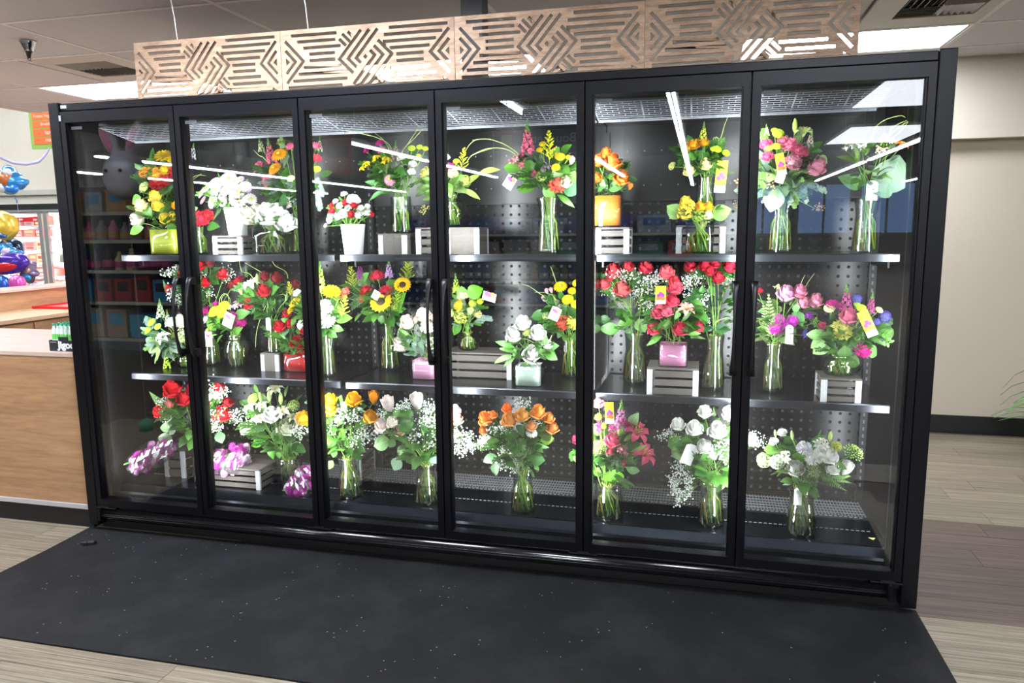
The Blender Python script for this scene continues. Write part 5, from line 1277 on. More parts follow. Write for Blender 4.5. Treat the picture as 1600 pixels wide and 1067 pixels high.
cx, cy, cz, cd = crate('grey crate hidden behind the low yellow roses, fifth door', CR_['D'], 248, 592, 830, 1022, .375, T, depth=.15)
arrange('yellow roses and green buttons in a tall cylinder behind the low yellow vase', 'D', (450, 832), ('cyl', 138, 310), [('snap', '#cfe04a', 440, 215, 170), ('carn', ORY, 372, 290, 100), ('carn', YEL, 335, 320, 60), ('carn', ORY, 442, 277, 80), ('rose', PYL, 458, 428, 95), ('rose', PYL, 340, 472, 90), ('button', GRN, 535, 325, 66), ('button', GRN, 597, 352, 60), ('button', GRN, 508, 325, 46), ('carn', '#dfe08a', 220, 440, 60)],
    y=.39, z=cz, auto=16, leaves=(('salal', '#63a838', 400, 370, 310, 395), ('salal', '#63a838', 420, 380, 380, 340), ('salal', '#7ab84a', 480, 470, 570, 480), ('salal', '#63a838', 330, 430, 300, 440), ('lance', '#7a9a3a', 600, 490, 660, 490)), tags=(('yellow', 563, 515, 75, 220, .08),), grass=(((520, 350), (510, 250), (560, 260), (570, 320)), ((500, 350), (530, 240), (560, 300)), ((560, 250), (590, 150), (640, 40))))
arrange('low yellow roses with two broad leaves in a square clear vase, fifth door', 'D', (412, 1022), ('cube', 195, 190), [('rose', YE2, 320, 690, 95), ('rose', YE2, 315, 755, 125), ('rose', ORY, 415, 720, 75), ('rose', ORY, 475, 722, 75), ('rose', PYL, 465, 772, 90), ('cluster', GRN, 400, 785, 100), ('rose', YE2, 360, 715, 70)],
    y=.225, z=T, auto=6, gmul=.8, leaves=(('round', '#86b45c', 290, 800, 190, 715), ('round', '#86b45c', 500, 800, 632, 735), ('lance', '#9cc860', 250, 800, 200, 805)))
arrange('tall pink rose and carnation bouquet with trailing berries in a flared vase, sixth door', 'D', (980, 1030), ('flare', 185, 365), [('rose', '#ee9ab4', 1222, 437, 155), ('carn', LPK, 1065, 412, 125), ('carn', PNK, 1040, 287, 115), ('carn', PNK, 1112, 332, 120), ('carn', '#e0527c', 875, 287, 95), ('carn', '#d8486e', 885, 372, 85), ('carn', PNK, 995, 262, 80), ('button', GRN, 960, 217, 85), ('button', GRN, 900, 310, 64), ('button', GRN, 950, 305, 64), ('button', GRN, 935, 195, 50), ('gbud', '#b4d860', 1077, 160, 100), ('lily', '#d6e89a', 1140, 205, 130), ('snap', '#f0dccc', 1185, 250, 130), ('berry', '#b58a72', 905, 560, 130), ('berry', '#b58a72', 1240, 730, 90), ('berry', '#a88060', 700, 560, 130), ('berry', '#a07a60', 700, 690, 110), ('alstro', LPK, 980, 480, 80), ('snap', '#c8d8a0', 880, 190, 90), ('carn', MAG, 730, 415, 50)],
    y=.235, z=T, auto=24, green=EUC + PALE, mix=('euc', 'salal', 'round', 'euc'), tags=(('yellow', 978, 430, 60, 150, -.2), ('white', 975, 525, 60, 70, .3)), leaves=(('salal', '#62a83a', 860, 480, 860, 600), ('round', '#7a9c6c', 960, 600, 900, 760), ('round', '#8aaa80', 1060, 560, 1000, 520), ('salal', '#8ab870', 1240, 380, 1310, 420), ('lance', '#5f9a4a', 1150, 360, 1280, 260), ('lance', '#6fa85a', 1180, 350, 1280, 330), ('euc', '#a8c49a', 1150, 560, 1290, 620), ('euc', '#b8cc9a', 1120, 580, 1160, 700), ('salal', '#a8c8a0', 730, 620, 655, 615)))
arrange('tall vase of white alstroemeria with one orange lily and a white tag, rightmost on top', 'E', (465, 1033), ('flare', 180, 365), [('alstro', WHT, 340, 310, 110), ('alstro', WHT, 432, 300, 100), ('alstro', '#eef2d8', 600, 255, 120), ('alstro', '#eccfc2', 560, 325, 100), ('lily', ORG, 705, 295, 110), ('alstro', WHT, 640, 270, 70), ('gbud', '#b8d880', 315, 270, 60)],
    y=.24, z=T, auto=12, green=PALE + EUC, mix=('lance', 'salal'), tags=(('white', 500, 612, 72, 135, 0),), leaves=(('round', '#6f9870', 570, 640, 700, 370), ('salal', '#86b870', 420, 600, 270, 510), ('salal', '#7ab05a', 420, 590, 430, 490), ('salal', '#79b060', 540, 580, 520, 470), ('round', '#6fae4a', 460, 300, 530, 285), ('lance', '#a4cc70', 400, 420, 260, 370), ('lance', '#a4cc70', 400, 430, 380, 300), ('round', '#7fa680', 560, 660, 640, 580)), grass=(((560, 300), (620, 230), (720, 150), (750, 130)), ((600, 300), (640, 180), (740, 125)), ((620, 290), (700, 200), (755, 130)), ((500, 250), (560, 140), (690, 92), (730, 105))))
# ------------------------------------------------------------------ middle shelf
arrange('red roses with baby\'s breath in a tall dotted vase, back of the middle shelf', 'F', (640, 770), ('hour+', 125, 210), [('rose', RED, 375, 270, 70), ('rose', DRED, 460, 165, 60), ('rose', RED, 585, 102, 90), ('rose', DRED, 655, 90, 70), ('rose', RED, 750, 165, 88), ('rose', RED, 625, 225, 78), ('rose', DRED, 810, 240, 70), ('rose', RED, 500, 110, 80)],
    y=.46, z=MI, auto=22, bb=((420, 170, 130), (570, 220, 120), (620, 290, 140), (430, 320, 150), (780, 180, 110), (560, 330, 120)), green=DARK, leaves=(('fern', '#7ab83a', 630, 180, 640, 90), ('fern', '#6a9a3a', 370, 300, 330, 210)))
arrange('pale green and white bouquet in a small round bowl, leftmost on the middle shelf', 'F', (450, 825), ('bowl', 125, 105), [('button', GRN, 255, 505, 66), ('button', GRN, 230, 557, 66), ('button', GRN, 297, 535, 54), ('rose', CRM, 455, 495, 105), ('snap', '#c8dcb4', 312, 410, 150), ('snap', '#dfe8cc', 365, 480, 130), ('lily', '#e8ecd2', 330, 610, 110), ('snap', '#bcd850', 355, 770, 130), ('alstro', '#e4ecc0', 470, 570, 90), ('rose', WHT, 390, 500, 70), ('cluster', '#d4e4a0', 460, 610, 80)],
    z=MI, auto=16, green=EUC + PALE, mix=('euc', 'salal', 'lance'), leaves=(('salal', '#9cb8a4', 280, 620, 215, 705), ('lance', '#b0d880', 330, 660, 280, 775), ('euc', '#8fae9a', 300, 540, 180, 470), ('fern', '#7a9a5a', 280, 600, 200, 650), ('salal', '#b8cdb8', 390, 640, 430, 720)))
arrange('green and magenta bouquet in a ribbed ginger-jar vase, second door', 'F', (800, 832), ('ginger+', 162, 245), [('button', '#c6e02a', 755, 395, 90), ('button', '#c6e02a', 690, 430, 100), ('button', '#c6e02a', 740, 442, 80), ('carn', MAG, 625, 422, 90), ('carn', MAG, 852, 490, 110), ('carn', MAG, 695, 375, 46), ('alstro', LPK, 625, 365, 60), ('alstro', '#f0b4d0', 850, 385, 90), ('alstro', '#f0d0dc', 795, 400, 60), ('carn', WHT, 628, 482, 60), ('alstro', '#c4e060', 665, 530, 100), ('carn', '#b01880', 815, 455, 60)],
    z=MI, auto=10, mix=('salal', 'lance', 'salal'), tags=(('pict', 787, 490, 80, 100, .4), ('pict', 650, 622, 58, 105, 0)), leaves=(('salal', '#6ab83a', 700, 560, 640, 500), ('salal', '#7ac840', 720, 540, 720, 470), ('salal', '#6aa84a', 830, 470, 935, 430), ('lance', '#6ab040', 750, 590, 700, 650), ('salal', '#62a83a', 820, 590, 880, 540), ('lance', '#7ac040', 710, 590, 660, 600)), grass=(((740, 430), (725, 350), (760, 305), (800, 350), (800, 410)), ((760, 430), (740, 340), (780, 310), (795, 400))))
cx, cy, cz, cd = crate('solid-faced grey crate behind the red cube vase, second door', CR_['F'], 1012, 1135, 670, 795, .40, MI, solid=True, depth=.14)
arrange('red roses with a white lily and long grass at the back of the second door', 'F', (1085, 760), ('cyl', 110, 240), [('carn', '#b01428', 855, 215, 90), ('rose', RED, 1030, 282, 100), ('rose', RED, 935, 367, 108), ('rose', DRED, 1040, 182, 80), ('rose', DRED, 1120, 192, 88), ('rose', DRED, 1250, 237, 70), ('lily', '#eef0dc', 945, 240, 130), ('gbud', '#a8cc60', 870, 278, 80), ('gbud', '#b8d880', 985, 205, 80), ('gbud', '#98b870', 1190, 330, 60)],
    y=.41, z=cz, auto=22, green=DARK + GREEN, tags=(('white', 1063, 515, 36, 90, 0),), leaves=(('salal', '#5a9a34', 900, 290, 960, 320), ('salal', '#4c9a30', 1060, 260, 1110, 200), ('fern', '#5a8a3a', 920, 200, 905, 110), ('salal', '#4a8a30', 1080, 300, 1130, 260)), grass=(((1100, 300), (1000, 330), (860, 358)), ((1120, 300), (1040, 400), (985, 560), (975, 680)), ((1150, 240), (1020, 160), (900, 90)), ((1080, 290), (1070, 420), (1120, 560)), ((960, 200), (880, 150), (860, 50)), ((1200, 200), (1110, 110), (1060, 50), (920, 75)), ((1180, 320), (1080, 350), (1060, 470), (1140, 560))))
arrange('red roses in a square vase with red lining beside the second mullion', 'F', (1245, 852), ('cube', 205, 150, '#e0242a'), [('rose', RED, 1100, 640, 108), ('rose', RED, 1145, 530, 98), ('rose', RED, 1190, 440, 72), ('rose', RED, 1265, 645, 110), ('rose', RED, 1215, 512, 70), ('rose', RED, 1330, 560, 90), ('rose', RED, 1370, 640, 80)],
    z=MI, auto=12, leaves=(('salal', '#6cb040', 1160, 660, 1200, 740), ('salal', '#5fa83a', 1130, 580, 1180, 640), ('salal', '#62b03a', 1230, 700, 1240, 760), ('round', '#5a8f58', 1200, 540, 1170, 600), ('salal', '#6cb840', 1210, 500, 1150, 480)))
arrange('yellow mums and white carnations in a tall flared vase behind the second mullion', 'G', (295, 885), ('flare+', 125, 300), [('mum', YEL, 345, 295, 135), ('mum', YEL, 95, 372, 100), ('mum', YEL, 70, 420, 80), ('carn', WHT, 105, 298, 60), ('carn', WHT, 300, 392, 110), ('carn', WHT, 305, 480, 125), ('snap', '#c6d860', 262, 180, 230), ('solid', '#d0d040', 430, 405, 190), ('solid', '#d8d030', 60, 280, 120), ('solid', '#d6d43a', 390, 330, 110), ('mum', YEL, 200, 330, 120), ('carn', WHT, 130, 520, 70), ('carn', COR, 440, 290, 60)],
    z=MI, auto=14, leaves=(('salal', '#7fb84a', 370, 490, 490, 470), ('salal', '#6cb840', 350, 540, 430, 560), ('salal', '#62b038', 310, 560, 385, 610), ('salal', '#79b84a', 100, 490, 60, 530), ('salal', '#74b848', 290, 560, 280, 640)))
arrange('two sunflowers with red carnations and goldenrod in a slender hourglass vase', 'G', (725, 842), ('flare', 150, 345), [('sun', '#f2b51a', 690, 362, 165), ('sun', '#f2ae18', 840, 245, 125), ('carn', RED, 580, 280, 88), ('carn', '#c41c3c', 662, 177, 98), ('carn', '#c41c3c', 725, 280, 88), ('carn', COR, 558, 337, 58), ('snap', '#a03aa0', 545, 140, 150), ('snap', '#c8a0d0', 745, 130, 150), ('solid', '#b8c034', 490, 195, 190), ('solid', '#a8b82c', 875, 150, 220), ('solid', '#b8cc40', 800, 330, 140), ('carn', COR, 452, 275, 50), ('carn', COR, 430, 320, 50), ('cluster', '#b8d050', 790, 400, 70)],
    z=MI, auto=18, leaves=(('salal', '#63a838', 640, 430, 545, 430), ('salal', '#7ab858', 700, 440, 690, 520), ('salal', '#5a9a40', 760, 440, 830, 430), ('salal', '#4f9030', 570, 220, 600, 160), ('salal', '#62a038', 800, 420, 850, 300), ('lance', '#62a038', 560, 440, 500, 500)), tags=(('pict', 655, 315, 50, 60, .5),))
arrange('peach and white roses in a square vase with pink lining, third door', 'G', (978, 908), ('cube', 178, 162, '#f5a2ce'), [('rose', '#fbe3cf', 872, 500, 115), ('rose', '#fbeedd', 830, 650, 125), ('rose', '#fbe0d0', 985, 452, 115), ('rose', '#fbeedd', 1010, 532, 105), ('rose', '#fbe6d0', 1042, 650, 95), ('bud', '#f4b8ae', 930, 490, 50), ('bud', '#f0a89a', 1045, 470, 50)],
    z=MI, auto=14, mix=('salal', 'euc', 'ruscus'), green=GREEN + EUC, leaves=(('lance', '#74a850', 900, 600, 800, 560), ('euc', '#7a9c80', 920, 620, 930, 740), ('euc', '#7a9c80', 960, 620, 980, 730)), grass=(((880, 600), (810, 580), (840, 530), (930, 560)),))
cx, cy, cz, cd = crate('long low dark crate at the back of the middle shelf, fourth door', CR_['H'], 60, 530, 645, 825, .42, MI, depth=.18)
arrange('yellow and green bouquet in a small fishbowl on the long low crate', 'H', (205, 652), ('bowl', 170, 125), [('carn', '#e4eab0', 190, 275, 78), ('button', ORY, 165, 342, 78), ('carn', PYL, 110, 392, 95), ('carn', PYL, 295, 397, 66), ('snap', '#b8d850', 145, 190, 150), ('cluster', '#c8d858', 180, 420, 115), ('button', GRN, 312, 315, 50), ('cluster', GRN, 260, 330, 60), ('carn', '#d8e49a', 240, 380, 60)],
    y=.45, z=cz, auto=16, green=GREEN + EUC, mix=('salal', 'euc', 'ruscus'), tags=(('pict', 375, 283, 100, 60, .25),), leaves=(('round', '#6cb82a', 220, 280, 330, 220), ('round', '#5faa28', 200, 290, 180, 210), ('salal', '#5a9a34', 180, 460, 125, 550), ('euc', '#7c9c86', 270, 420, 400, 440)))
arrange('white roses in a square vase with white lining and pointed green leaves, fourth door', 'H', (637, 912), ('cube', 195, 175, '#eef0ea'), [('rose', WHT, 610, 462, 120), ('rose', WHT, 545, 540, 128), ('rose', WHT, 710, 530, 125), ('rose', WHT, 668, 675, 135), ('rose', WHT, 780, 612, 75), ('carn', '#d8e880', 640, 530, 60)],
    z=MI, auto=14, mix=('lance', 'salal', 'lance'), leaves=(('lance', '#5aa03a', 560, 640, 415, 590), ('lance', '#66ac40', 550, 660, 440, 640), ('lance', '#7ac050', 540, 690, 405, 740), ('lance', '#66ac40', 560, 700, 470, 770), ('round', '#8fc070', 740, 620, 760, 530), ('salal', '#66b040', 760, 640, 860, 620), ('salal', '#62ac3a', 760, 670, 850, 720), ('salal', '#8cc068', 640, 720, 640, 820), ('round', '#8abf6a', 730, 640, 760, 710), ('lance', '#5aa03a', 570, 620, 540, 720)), grass=(((560, 600), (620, 575), (700, 610)), ((780, 610), (810, 550), (790, 590))))
arrange('yellow daisies with coral carnations in a glass cylinder, fourth door', 'H', (930, 850), ('cyl', 150, 275), [('ydaisy', YEL, 870, 212, 100), ('ydaisy', YEL, 992, 187, 85), ('ydaisy', YEL, 950, 242, 66), ('ydaisy', YEL, 920, 302, 88), ('ydaisy', YEL, 978, 335, 78), ('bud', '#f0a8b8', 775, 242, 40), ('bud', '#f0a8b8', 805, 236, 40), ('bud', '#f0a8b8', 755, 295, 44), ('carn', COR, 880, 462, 112), ('carn', '#f0e46a', 967, 457, 112), ('alstro', LAV, 850, 357, 60), ('cluster', '#c0d488', 780, 420, 80), ('carn', PYL, 1050, 300, 80), ('ydaisy', YEL, 1060, 220, 80), ('rose', '#f0e46a', 1060, 430, 90)],
    z=MI, auto=14, green=DARK + GREEN, tags=(('pict', 832, 402, 70, 90, .4),), leaves=(('round', '#6aa050', 880, 400, 910, 340), ('round', '#4f8a44', 940, 420, 980, 350), ('salal', '#4a8a30', 800, 480, 730, 500), ('salal', '#3f7a2c', 780, 410, 660, 420), ('salal', '#4a8a38', 880, 520, 850, 570), ('salal', '#4a8a30', 940, 540, 1010, 590)), grass=(((850, 330), (740, 270), (640, 205), (530, 187)), ((860, 250), (820, 120), (800, 70)), ((840, 310), (780, 260), (690, 250))))
arrange('coral red roses with baby\'s breath in a ribbed hourglass vase, left of the pink cube', 'I', (403, 945), ('hour+', 172, 370), [('rose', '#d8404c', 265, 142, 118), ('rose', '#d8404c', 365, 112, 88), ('rose', '#d03848', 485, 117, 118), ('rose', '#e0505a', 195, 242, 92), ('rose', '#ea6a6a', 320, 272, 130), ('rose', '#b83040', 235, 192, 60)],
    z=MI, auto=14, bb=((310, 190, 150), (480, 250, 190), (480, 400, 160), (430, 310, 150), (560, 210, 150), (240, 300, 130)), leaves=(('salal', '#62a048', 300, 560, 160, 545), ('salal', '#6cb83a', 400, 480, 290, 520), ('round', '#86c060', 430, 480, 480, 575), ('salal', '#5a9a50', 370, 540, 380, 630), ('salal', '#4a8a40', 240, 480, 140, 500), ('fern', '#62983a', 380, 320, 370, 440), ('fern', '#6aa040', 330, 330, 310, 440), ('fern', '#4f8a4a', 190, 210, 145, 120)))
arrange('dark red roses with baby\'s breath in a shadowed ribbed vase, right of the pink cube', 'I', (955, 925), ('hour+', 150, 335), [('rose', '#b01832', 790, 112, 98), ('rose', '#c82440', 900, 105, 100), ('rose', '#c82440', 960, 92, 90), ('rose', '#c01c38', 990, 190, 98), ('rose', '#c82c44', 1075, 110, 108), ('rose', '#b82040', 1140, 180, 80), ('rose', '#b01830', 930, 140, 90)],
    y=.34, z=MI, auto=22, green=DARK, bb=((790, 230, 150), (890, 360, 150), (860, 200, 120), (820, 330, 130), (1060, 210, 120), (900, 470, 100)), leaves=(('salal', '#5a9a34', 940, 320, 940, 240), ('salal', '#4f9030', 870, 310, 880, 250), ('salal', '#4a7a58', 960, 560, 1080, 540), ('salal', '#4a7a58', 950, 540, 890, 560)), grass=(((960, 520), (1020, 480), (1100, 468)),))
cx, cy, cz, cd = crate('slatted grey crate with pale posts under the pink cube of coral roses', CR_['I'], 490, 848, 830, 1025, Y_SH + .02, MI, depth=.2)
arrange('coral pink roses in a square vase with pink lining on a crate, fifth door', 'I', (670, 830), ('cube', 200, 195, '#f594c6'), [('rose', '#ea6470', 630, 152, 115), ('rose', '#d83848', 680, 210, 80), ('rose', '#ea5a70', 690, 258, 115), ('rose', '#ea4a68', 665, 352, 108), ('rose', '#e05070', 565, 437, 98), ('rose', '#ee7a90', 635, 425, 90), ('rose', '#e8486a', 545, 542, 115), ('rose', '#e03a5c', 725, 547, 108), ('rose', '#d83a58', 845, 532, 92), ('rose', '#e85a78', 590, 380, 70), ('lily', '#f0a8a0', 765, 412, 130)],
    y=.24, z=cz, auto=14, mix=('salal', 'lance', 'fern'), tags=(('yellow', 588, 315, 72, 125, 0),), leaves=(('salal', '#8cc878', 700, 480, 700, 430), ('lance', '#6cb040', 600, 600, 490, 665), ('lance', '#6cb040', 760, 590, 870, 580), ('round', '#62a040', 640, 550, 620, 490), ('fern', '#6cb048', 780, 590, 900, 620), ('lance', '#7cc050', 740, 500, 800, 430), ('lance', '#62a83a', 560, 590, 540, 640)))
arrange('lavender pink roses with magenta stock and a white tag in a ribbed vase, sixth door', 'J', (302, 960), ('hour+', 162, 360), [('rose', '#e6a6cc', 392, 257, 130), ('rose', '#e884a4', 490, 242, 105), ('rose', '#ee98b0', 515, 322, 90), ('rose', '#ee94b0', 600, 307, 115), ('alstro', '#c43aac', 345, 430, 90), ('carn', '#c034a8', 330, 492, 108), ('carn', '#c034a8', 405, 482, 88), ('carn', '#b838b0', 442, 447, 78), ('carn', '#8a3a9a', 555, 410, 66), ('snap', PUR, 530, 520, 100), ('carn', '#d0203c', 200, 240, 60), ('alstro', '#c8d8a0', 330, 215, 60), ('snap', '#b0c860', 600, 440, 80)],
    z=MI, auto=14, green=PALE + GREEN, mix=('fern', 'salal', 'lance'), tags=(('white', 415, 545, 50, 130, 0),), leaves=(('fern', '#b6d880', 290, 580, 270, 270), ('fern', '#c0dc90', 280, 560, 230, 330), ('fern', '#a8cc70', 270, 560, 205, 450), ('fern', '#b0d480', 300, 560, 310, 400), ('fern', '#a8cc70', 290, 620, 200, 540), ('salal', '#6aa85a', 450, 380, 510, 490), ('salal', '#74b060', 440, 380, 490, 340)), grass=(((470, 330), (540, 190), (590, 120)), ((460, 300), (500, 180), (525, 130))))
cx, cy, cz, cd = crate('slatted grey crate with pale posts under the fishbowl, rightmost on the middle shelf', CR_['J'], 630, 912, 850, 1025, Y_SH + .02, MI, depth=.17)
arrange('pink rose and purple statice bouquet in a wide fishbowl on a crate, rightmost middle', 'J', (788, 850), ('bowl', 268, 165), [('rose', '#e07a98', 828, 415, 130), ('snap', '#c85a9a', 812, 290, 210), ('snap', '#c4589a', 985, 325, 160), ('carn', '#e6e67a', 780, 507, 150), ('carn', '#d81f8c', 932, 642, 122), ('button', GRN, 885, 335, 46), ('button', GRN, 915, 362, 66), ('button', '#cfe0a0', 695, 362, 80), ('cluster', PUR, 885, 300, 75), ('cluster', PUR, 1080, 422, 95), ('carn', MAG, 715, 330, 88), ('carn', '#b0205c', 640, 482, 60), ('cluster', PUR, 1020, 460, 60), ('button', '#c8e090', 1040, 375, 55), ('carn', '#a83a7a', 760, 340, 60)],
    y=Y_SH + .03, z=cz, auto=12, tags=(('yellow', 958, 470, 72, 190, -.45),), leaves=(('salal', '#86c060', 660, 560, 530, 540), ('salal', '#8cc860', 700, 600, 575, 680), ('salal', '#8cc860', 680, 570, 560, 640), ('round', '#9cc878', 1020, 540, 1150, 510), ('round', '#9ccc70', 880, 690, 830, 780), ('round', '#98c878', 950, 640, 1030, 690), ('salal', '#66a84a', 880, 500, 890, 560), ('salal', '#79b85a', 800, 620, 800, 740), ('salal', '#4a8a34', 1060, 470, 1140, 430), ('salal', '#62a048', 720, 440, 700, 400), ('round', '#a0cc80', 680, 510, 610, 490), ('salal', '#8cc860', 720, 610, 690, 680), ('fern', '#5a8a4a', 980, 580, 1060, 600)))
# ------------------------------------------------------------------ bottom deck
arrange('red roses with baby\'s breath in a ribbed vase behind the first mullion, bottom deck', 'K', (575, 800), ('hour+', 150, 300), [('rose', '#d8202c', 395, 122, 138), ('rose', RED, 475, 187, 118), ('rose', '#d8202c', 310, 277, 108), ('rose', '#e88a80', 375, 230, 66), ('rose', RED, 620, 220, 70), ('rose', RED, 722, 112, 98), ('rose', DRED, 782, 212, 80), ('rose', '#d0101c', 740, 295, 130), ('rose', RED, 540, 120, 100), ('rose', RED, 570, 250, 100)],
    y=.20, z=BO, auto=18, bb=((670, 170, 180), (660, 300, 190), (400, 320, 160), (720, 160, 130), (840, 320, 130), (690, 380, 130), (350, 220, 110)), leaves=(('salal', '#86c060', 420, 390, 305, 390), ('round', '#62905a', 420, 380, 370, 440), ('salal', '#7a9c6a', 400, 470, 290, 460), ('round', '#4f8a4a', 720, 420, 740, 500), ('salal', '#7ac048', 480, 440, 470, 480), ('fern', '#86c048', 330, 240, 235, 140), ('fern', '#74b040', 640, 130, 640, 60), ('round', '#8ab09a', 520, 420, 530, 490), ('salal', '#5a9a40', 640, 420, 640, 480)))
def cello(lab, crop, a, b, wa, wb, zlift, y, colr='#c42aa8', n=64, z=BO, yaw=0.):
    ox, oy, s = CR_[crop]; P0 = at_y(ox + a[0] / s, oy + a[1] / s, y); P1 = at_y(ox + b[0] / s, oy + b[1] / s, y + .10); m = mpp(P0) / s; wa *= m; wb *= m
    t = thing('wrapped_bouquet', lab, 'wrapped bouquet', P0, 'pink bouquets wrapped in cellophane'); ax = P1 - P0; L = ax.length; axn = ax.normalized(); sd = axn.cross(Vector((0, -.6, .8))).normalized(); up = sd.cross(axn)
    r = random.Random(len(lab) + int(a[0]))
    k = MB(); N, Q = 12, 18; vs = []
    for i in range(N + 1):
        tt = i / N; w = (wa + (wb - wa) * tt) * (.35 + .65 * math.sin(math.pi * min(1, .12 + tt * .75)) if tt > .0 else .5) * .5
        for j in range(Q):
            an = 2 * math.pi * j / Q; cr = 1 + .10 * math.sin(j * 7 + i * 2.3) * r.uniform(.3, 1); vs.append(ax * tt + sd * w * math.cos(an) * cr + up * w * .62 * math.sin(an) * cr)
    k.add(vs, [(i * Q + j, i * Q + (j + 1) % Q, (i + 1) * Q + (j + 1) % Q, (i + 1) * Q + j) for i in range(N) for j in range(Q)], 0, False)
    k.build('cellophane', glass_mat('cellophane', (.97, .96, .98), 2.6, .16, .16), t)
    for q in range(n):
        tt = r.uniform(.03, .92); w = (wa + (wb - wa) * tt) * (.35 + .65 * math.sin(math.pi * min(1, .12 + tt * .75))) * .40; an = r.uniform(0, 6.28); rr = w * math.sqrt(r.random())
        p = ax * tt + sd * rr * math.cos(an) + up * rr * .62 * math.sin(an); c_ = r.choice([colr, colr, '#d94ac0', '#e8a8dc', '#a01c8a', '#f4e6f2'])
        link('carnation', fmesh('carn', c_), t, mtx=Matrix.LocRotScale(p, frame_z(up + Vector((r.uniform(-.6, .6), -.5, r.uniform(-.3, .5))) - axn * .6, r.random() * 6).to_quaternion(), Vector((.042,) * 3)))
    for q in range(8):
        tt = r.uniform(.1, .8); p = ax * tt + up * wb * .1; link('leaf', lmesh('lance', '#5a9a4a'), t, mtx=Matrix.LocRotScale(p, frame_y(-axn + Vector((r.uniform(-.5, .5), 0, r.uniform(-.3, .5))), up).to_quaternion(), Vector((.05,) * 3)))
    return t
crate('grey crate under the leftmost cellophane bouquet, bottom deck', CR_['K'], 350, 490, 565, 765, .27, BO, depth=.2)
crate('long grey crate with pale corner under the middle cellophane bouquet', CR_['K'], 648, 1010, 700, 845, .19, BO, depth=.24)
cello('purple pink bouquet in cellophane leaning down to the left, bottom left corner', 'K', (100, 668), (425, 488), 265, 230, 0, .16)
cello('purple pink bouquet in cellophane lying on the long crate, bottom deck', 'K', (665, 640), (940, 585), 260, 330, 0, .2)
arrange('white lilies and green foliage in a textured vase, second door bottom', 'K', (1175, 840), ('cyl+', 175, 245), [('lily', '#eef2cc', 1110, 125, 120), ('rose', WHT, 1085, 300, 130), ('lily', '#f4f0d8', 1165, 280, 120), ('rose', '#eef0d0', 1195, 388, 138), ('lily', WHT, 975, 340, 110), ('lily', '#e6eec4', 940, 250, 110), ('rose', '#eef0dc', 905, 402, 90), ('lily', '#e8f0cc', 1020, 240, 100), ('gbud', '#c8dc90', 1070, 170, 90), ('gbud', '#c8dc90', 1150, 190, 90), ('lily', '#f4f4e4', 1010, 330, 90), ('button', '#b8d468', 960, 190, 90), ('gbud', '#b8d480', 1010, 180, 80), ('cluster', '#c4dc80', 1240, 240, 90), ('lily', '#e8f0cc', 1230, 320, 90)],
    z=BO, y=.27, auto=20, leaves=(('salal', '#5fb52a', 1060, 460, 945, 520), ('salal', '#62b82e', 1080, 430, 1180, 480), ('salal', '#56ac28', 1090, 500, 1090, 615), ('salal', '#62b830', 1140, 520, 1140, 610), ('salal', '#5fae30', 1020, 440, 970, 400), ('lance', '#4f9a3a', 1200, 480, 1270, 585), ('lance', '#4f9a3a', 1190, 490, 1220, 600), ('lance', '#4f9a3a', 1180, 490, 1180, 600), ('salal', '#7aa868', 1230, 500, 1320, 560), ('lance', '#7ab84a', 1000, 160, 960, 85), ('lance', '#86c050', 1180, 180, 1200, 90), ('lance', '#74a850', 950, 240, 850, 205), ('lance', '#74a850', 930, 370, 840, 380), ('fern', '#74b048', 1230, 230, 1300, 160)))
cello('purple pink bouquet in cellophane lying behind the second mullion, bottom deck', 'L', (95, 850), (285, 690), 230, 280, 0, .155)
crate('grey crate with a pale post standing behind the yellow rose vase', CR_['L'], 470, 600, 610, 770, .44, BO, depth=.18)
cello('dark purple bouquet in cellophane at the back, above the crate behind the yellow roses', 'L', (520, 600), (600, 560), 120, 120, 0, .47, '#7a2a78', 16)
arrange('golden yellow roses with baby\'s breath in a ribbed hourglass vase, bottom deck', 'L', (487, 915), ('hour+', 168, 325), [('rose', '#f5b81c', 385, 195, 100), ('rose', '#f8c424', 378, 262, 115), ('rose', '#f2ae18', 545, 192, 120), ('bud', '#ee9a18', 685, 178, 105), ('rose', '#f5b41c', 660, 312, 108), ('rose', '#f8c424', 195, 325, 120), ('rose', '#f5b81c', 280, 250, 110)],
    z=BO, auto=14, bb=((500, 310, 180), (620, 440, 190), (400, 390, 170), (180, 400, 150), (570, 370, 170), (540, 500, 140), (300, 380, 150)), leaves=(('fern', '#7cc03a', 460, 420, 460, 320), ('fern', '#86c440', 470, 450, 510, 370), ('ruscus', '#6cb034', 450, 520, 480, 390), ('ruscus', '#6cb034', 480, 540, 540, 440), ('round', '#62a04a', 420, 540, 400, 600), ('round', '#7ab060', 400, 620, 370, 680), ('salal', '#5a9a50', 590, 520, 620, 550), ('round', '#5f9a58', 470, 270, 490, 220)))
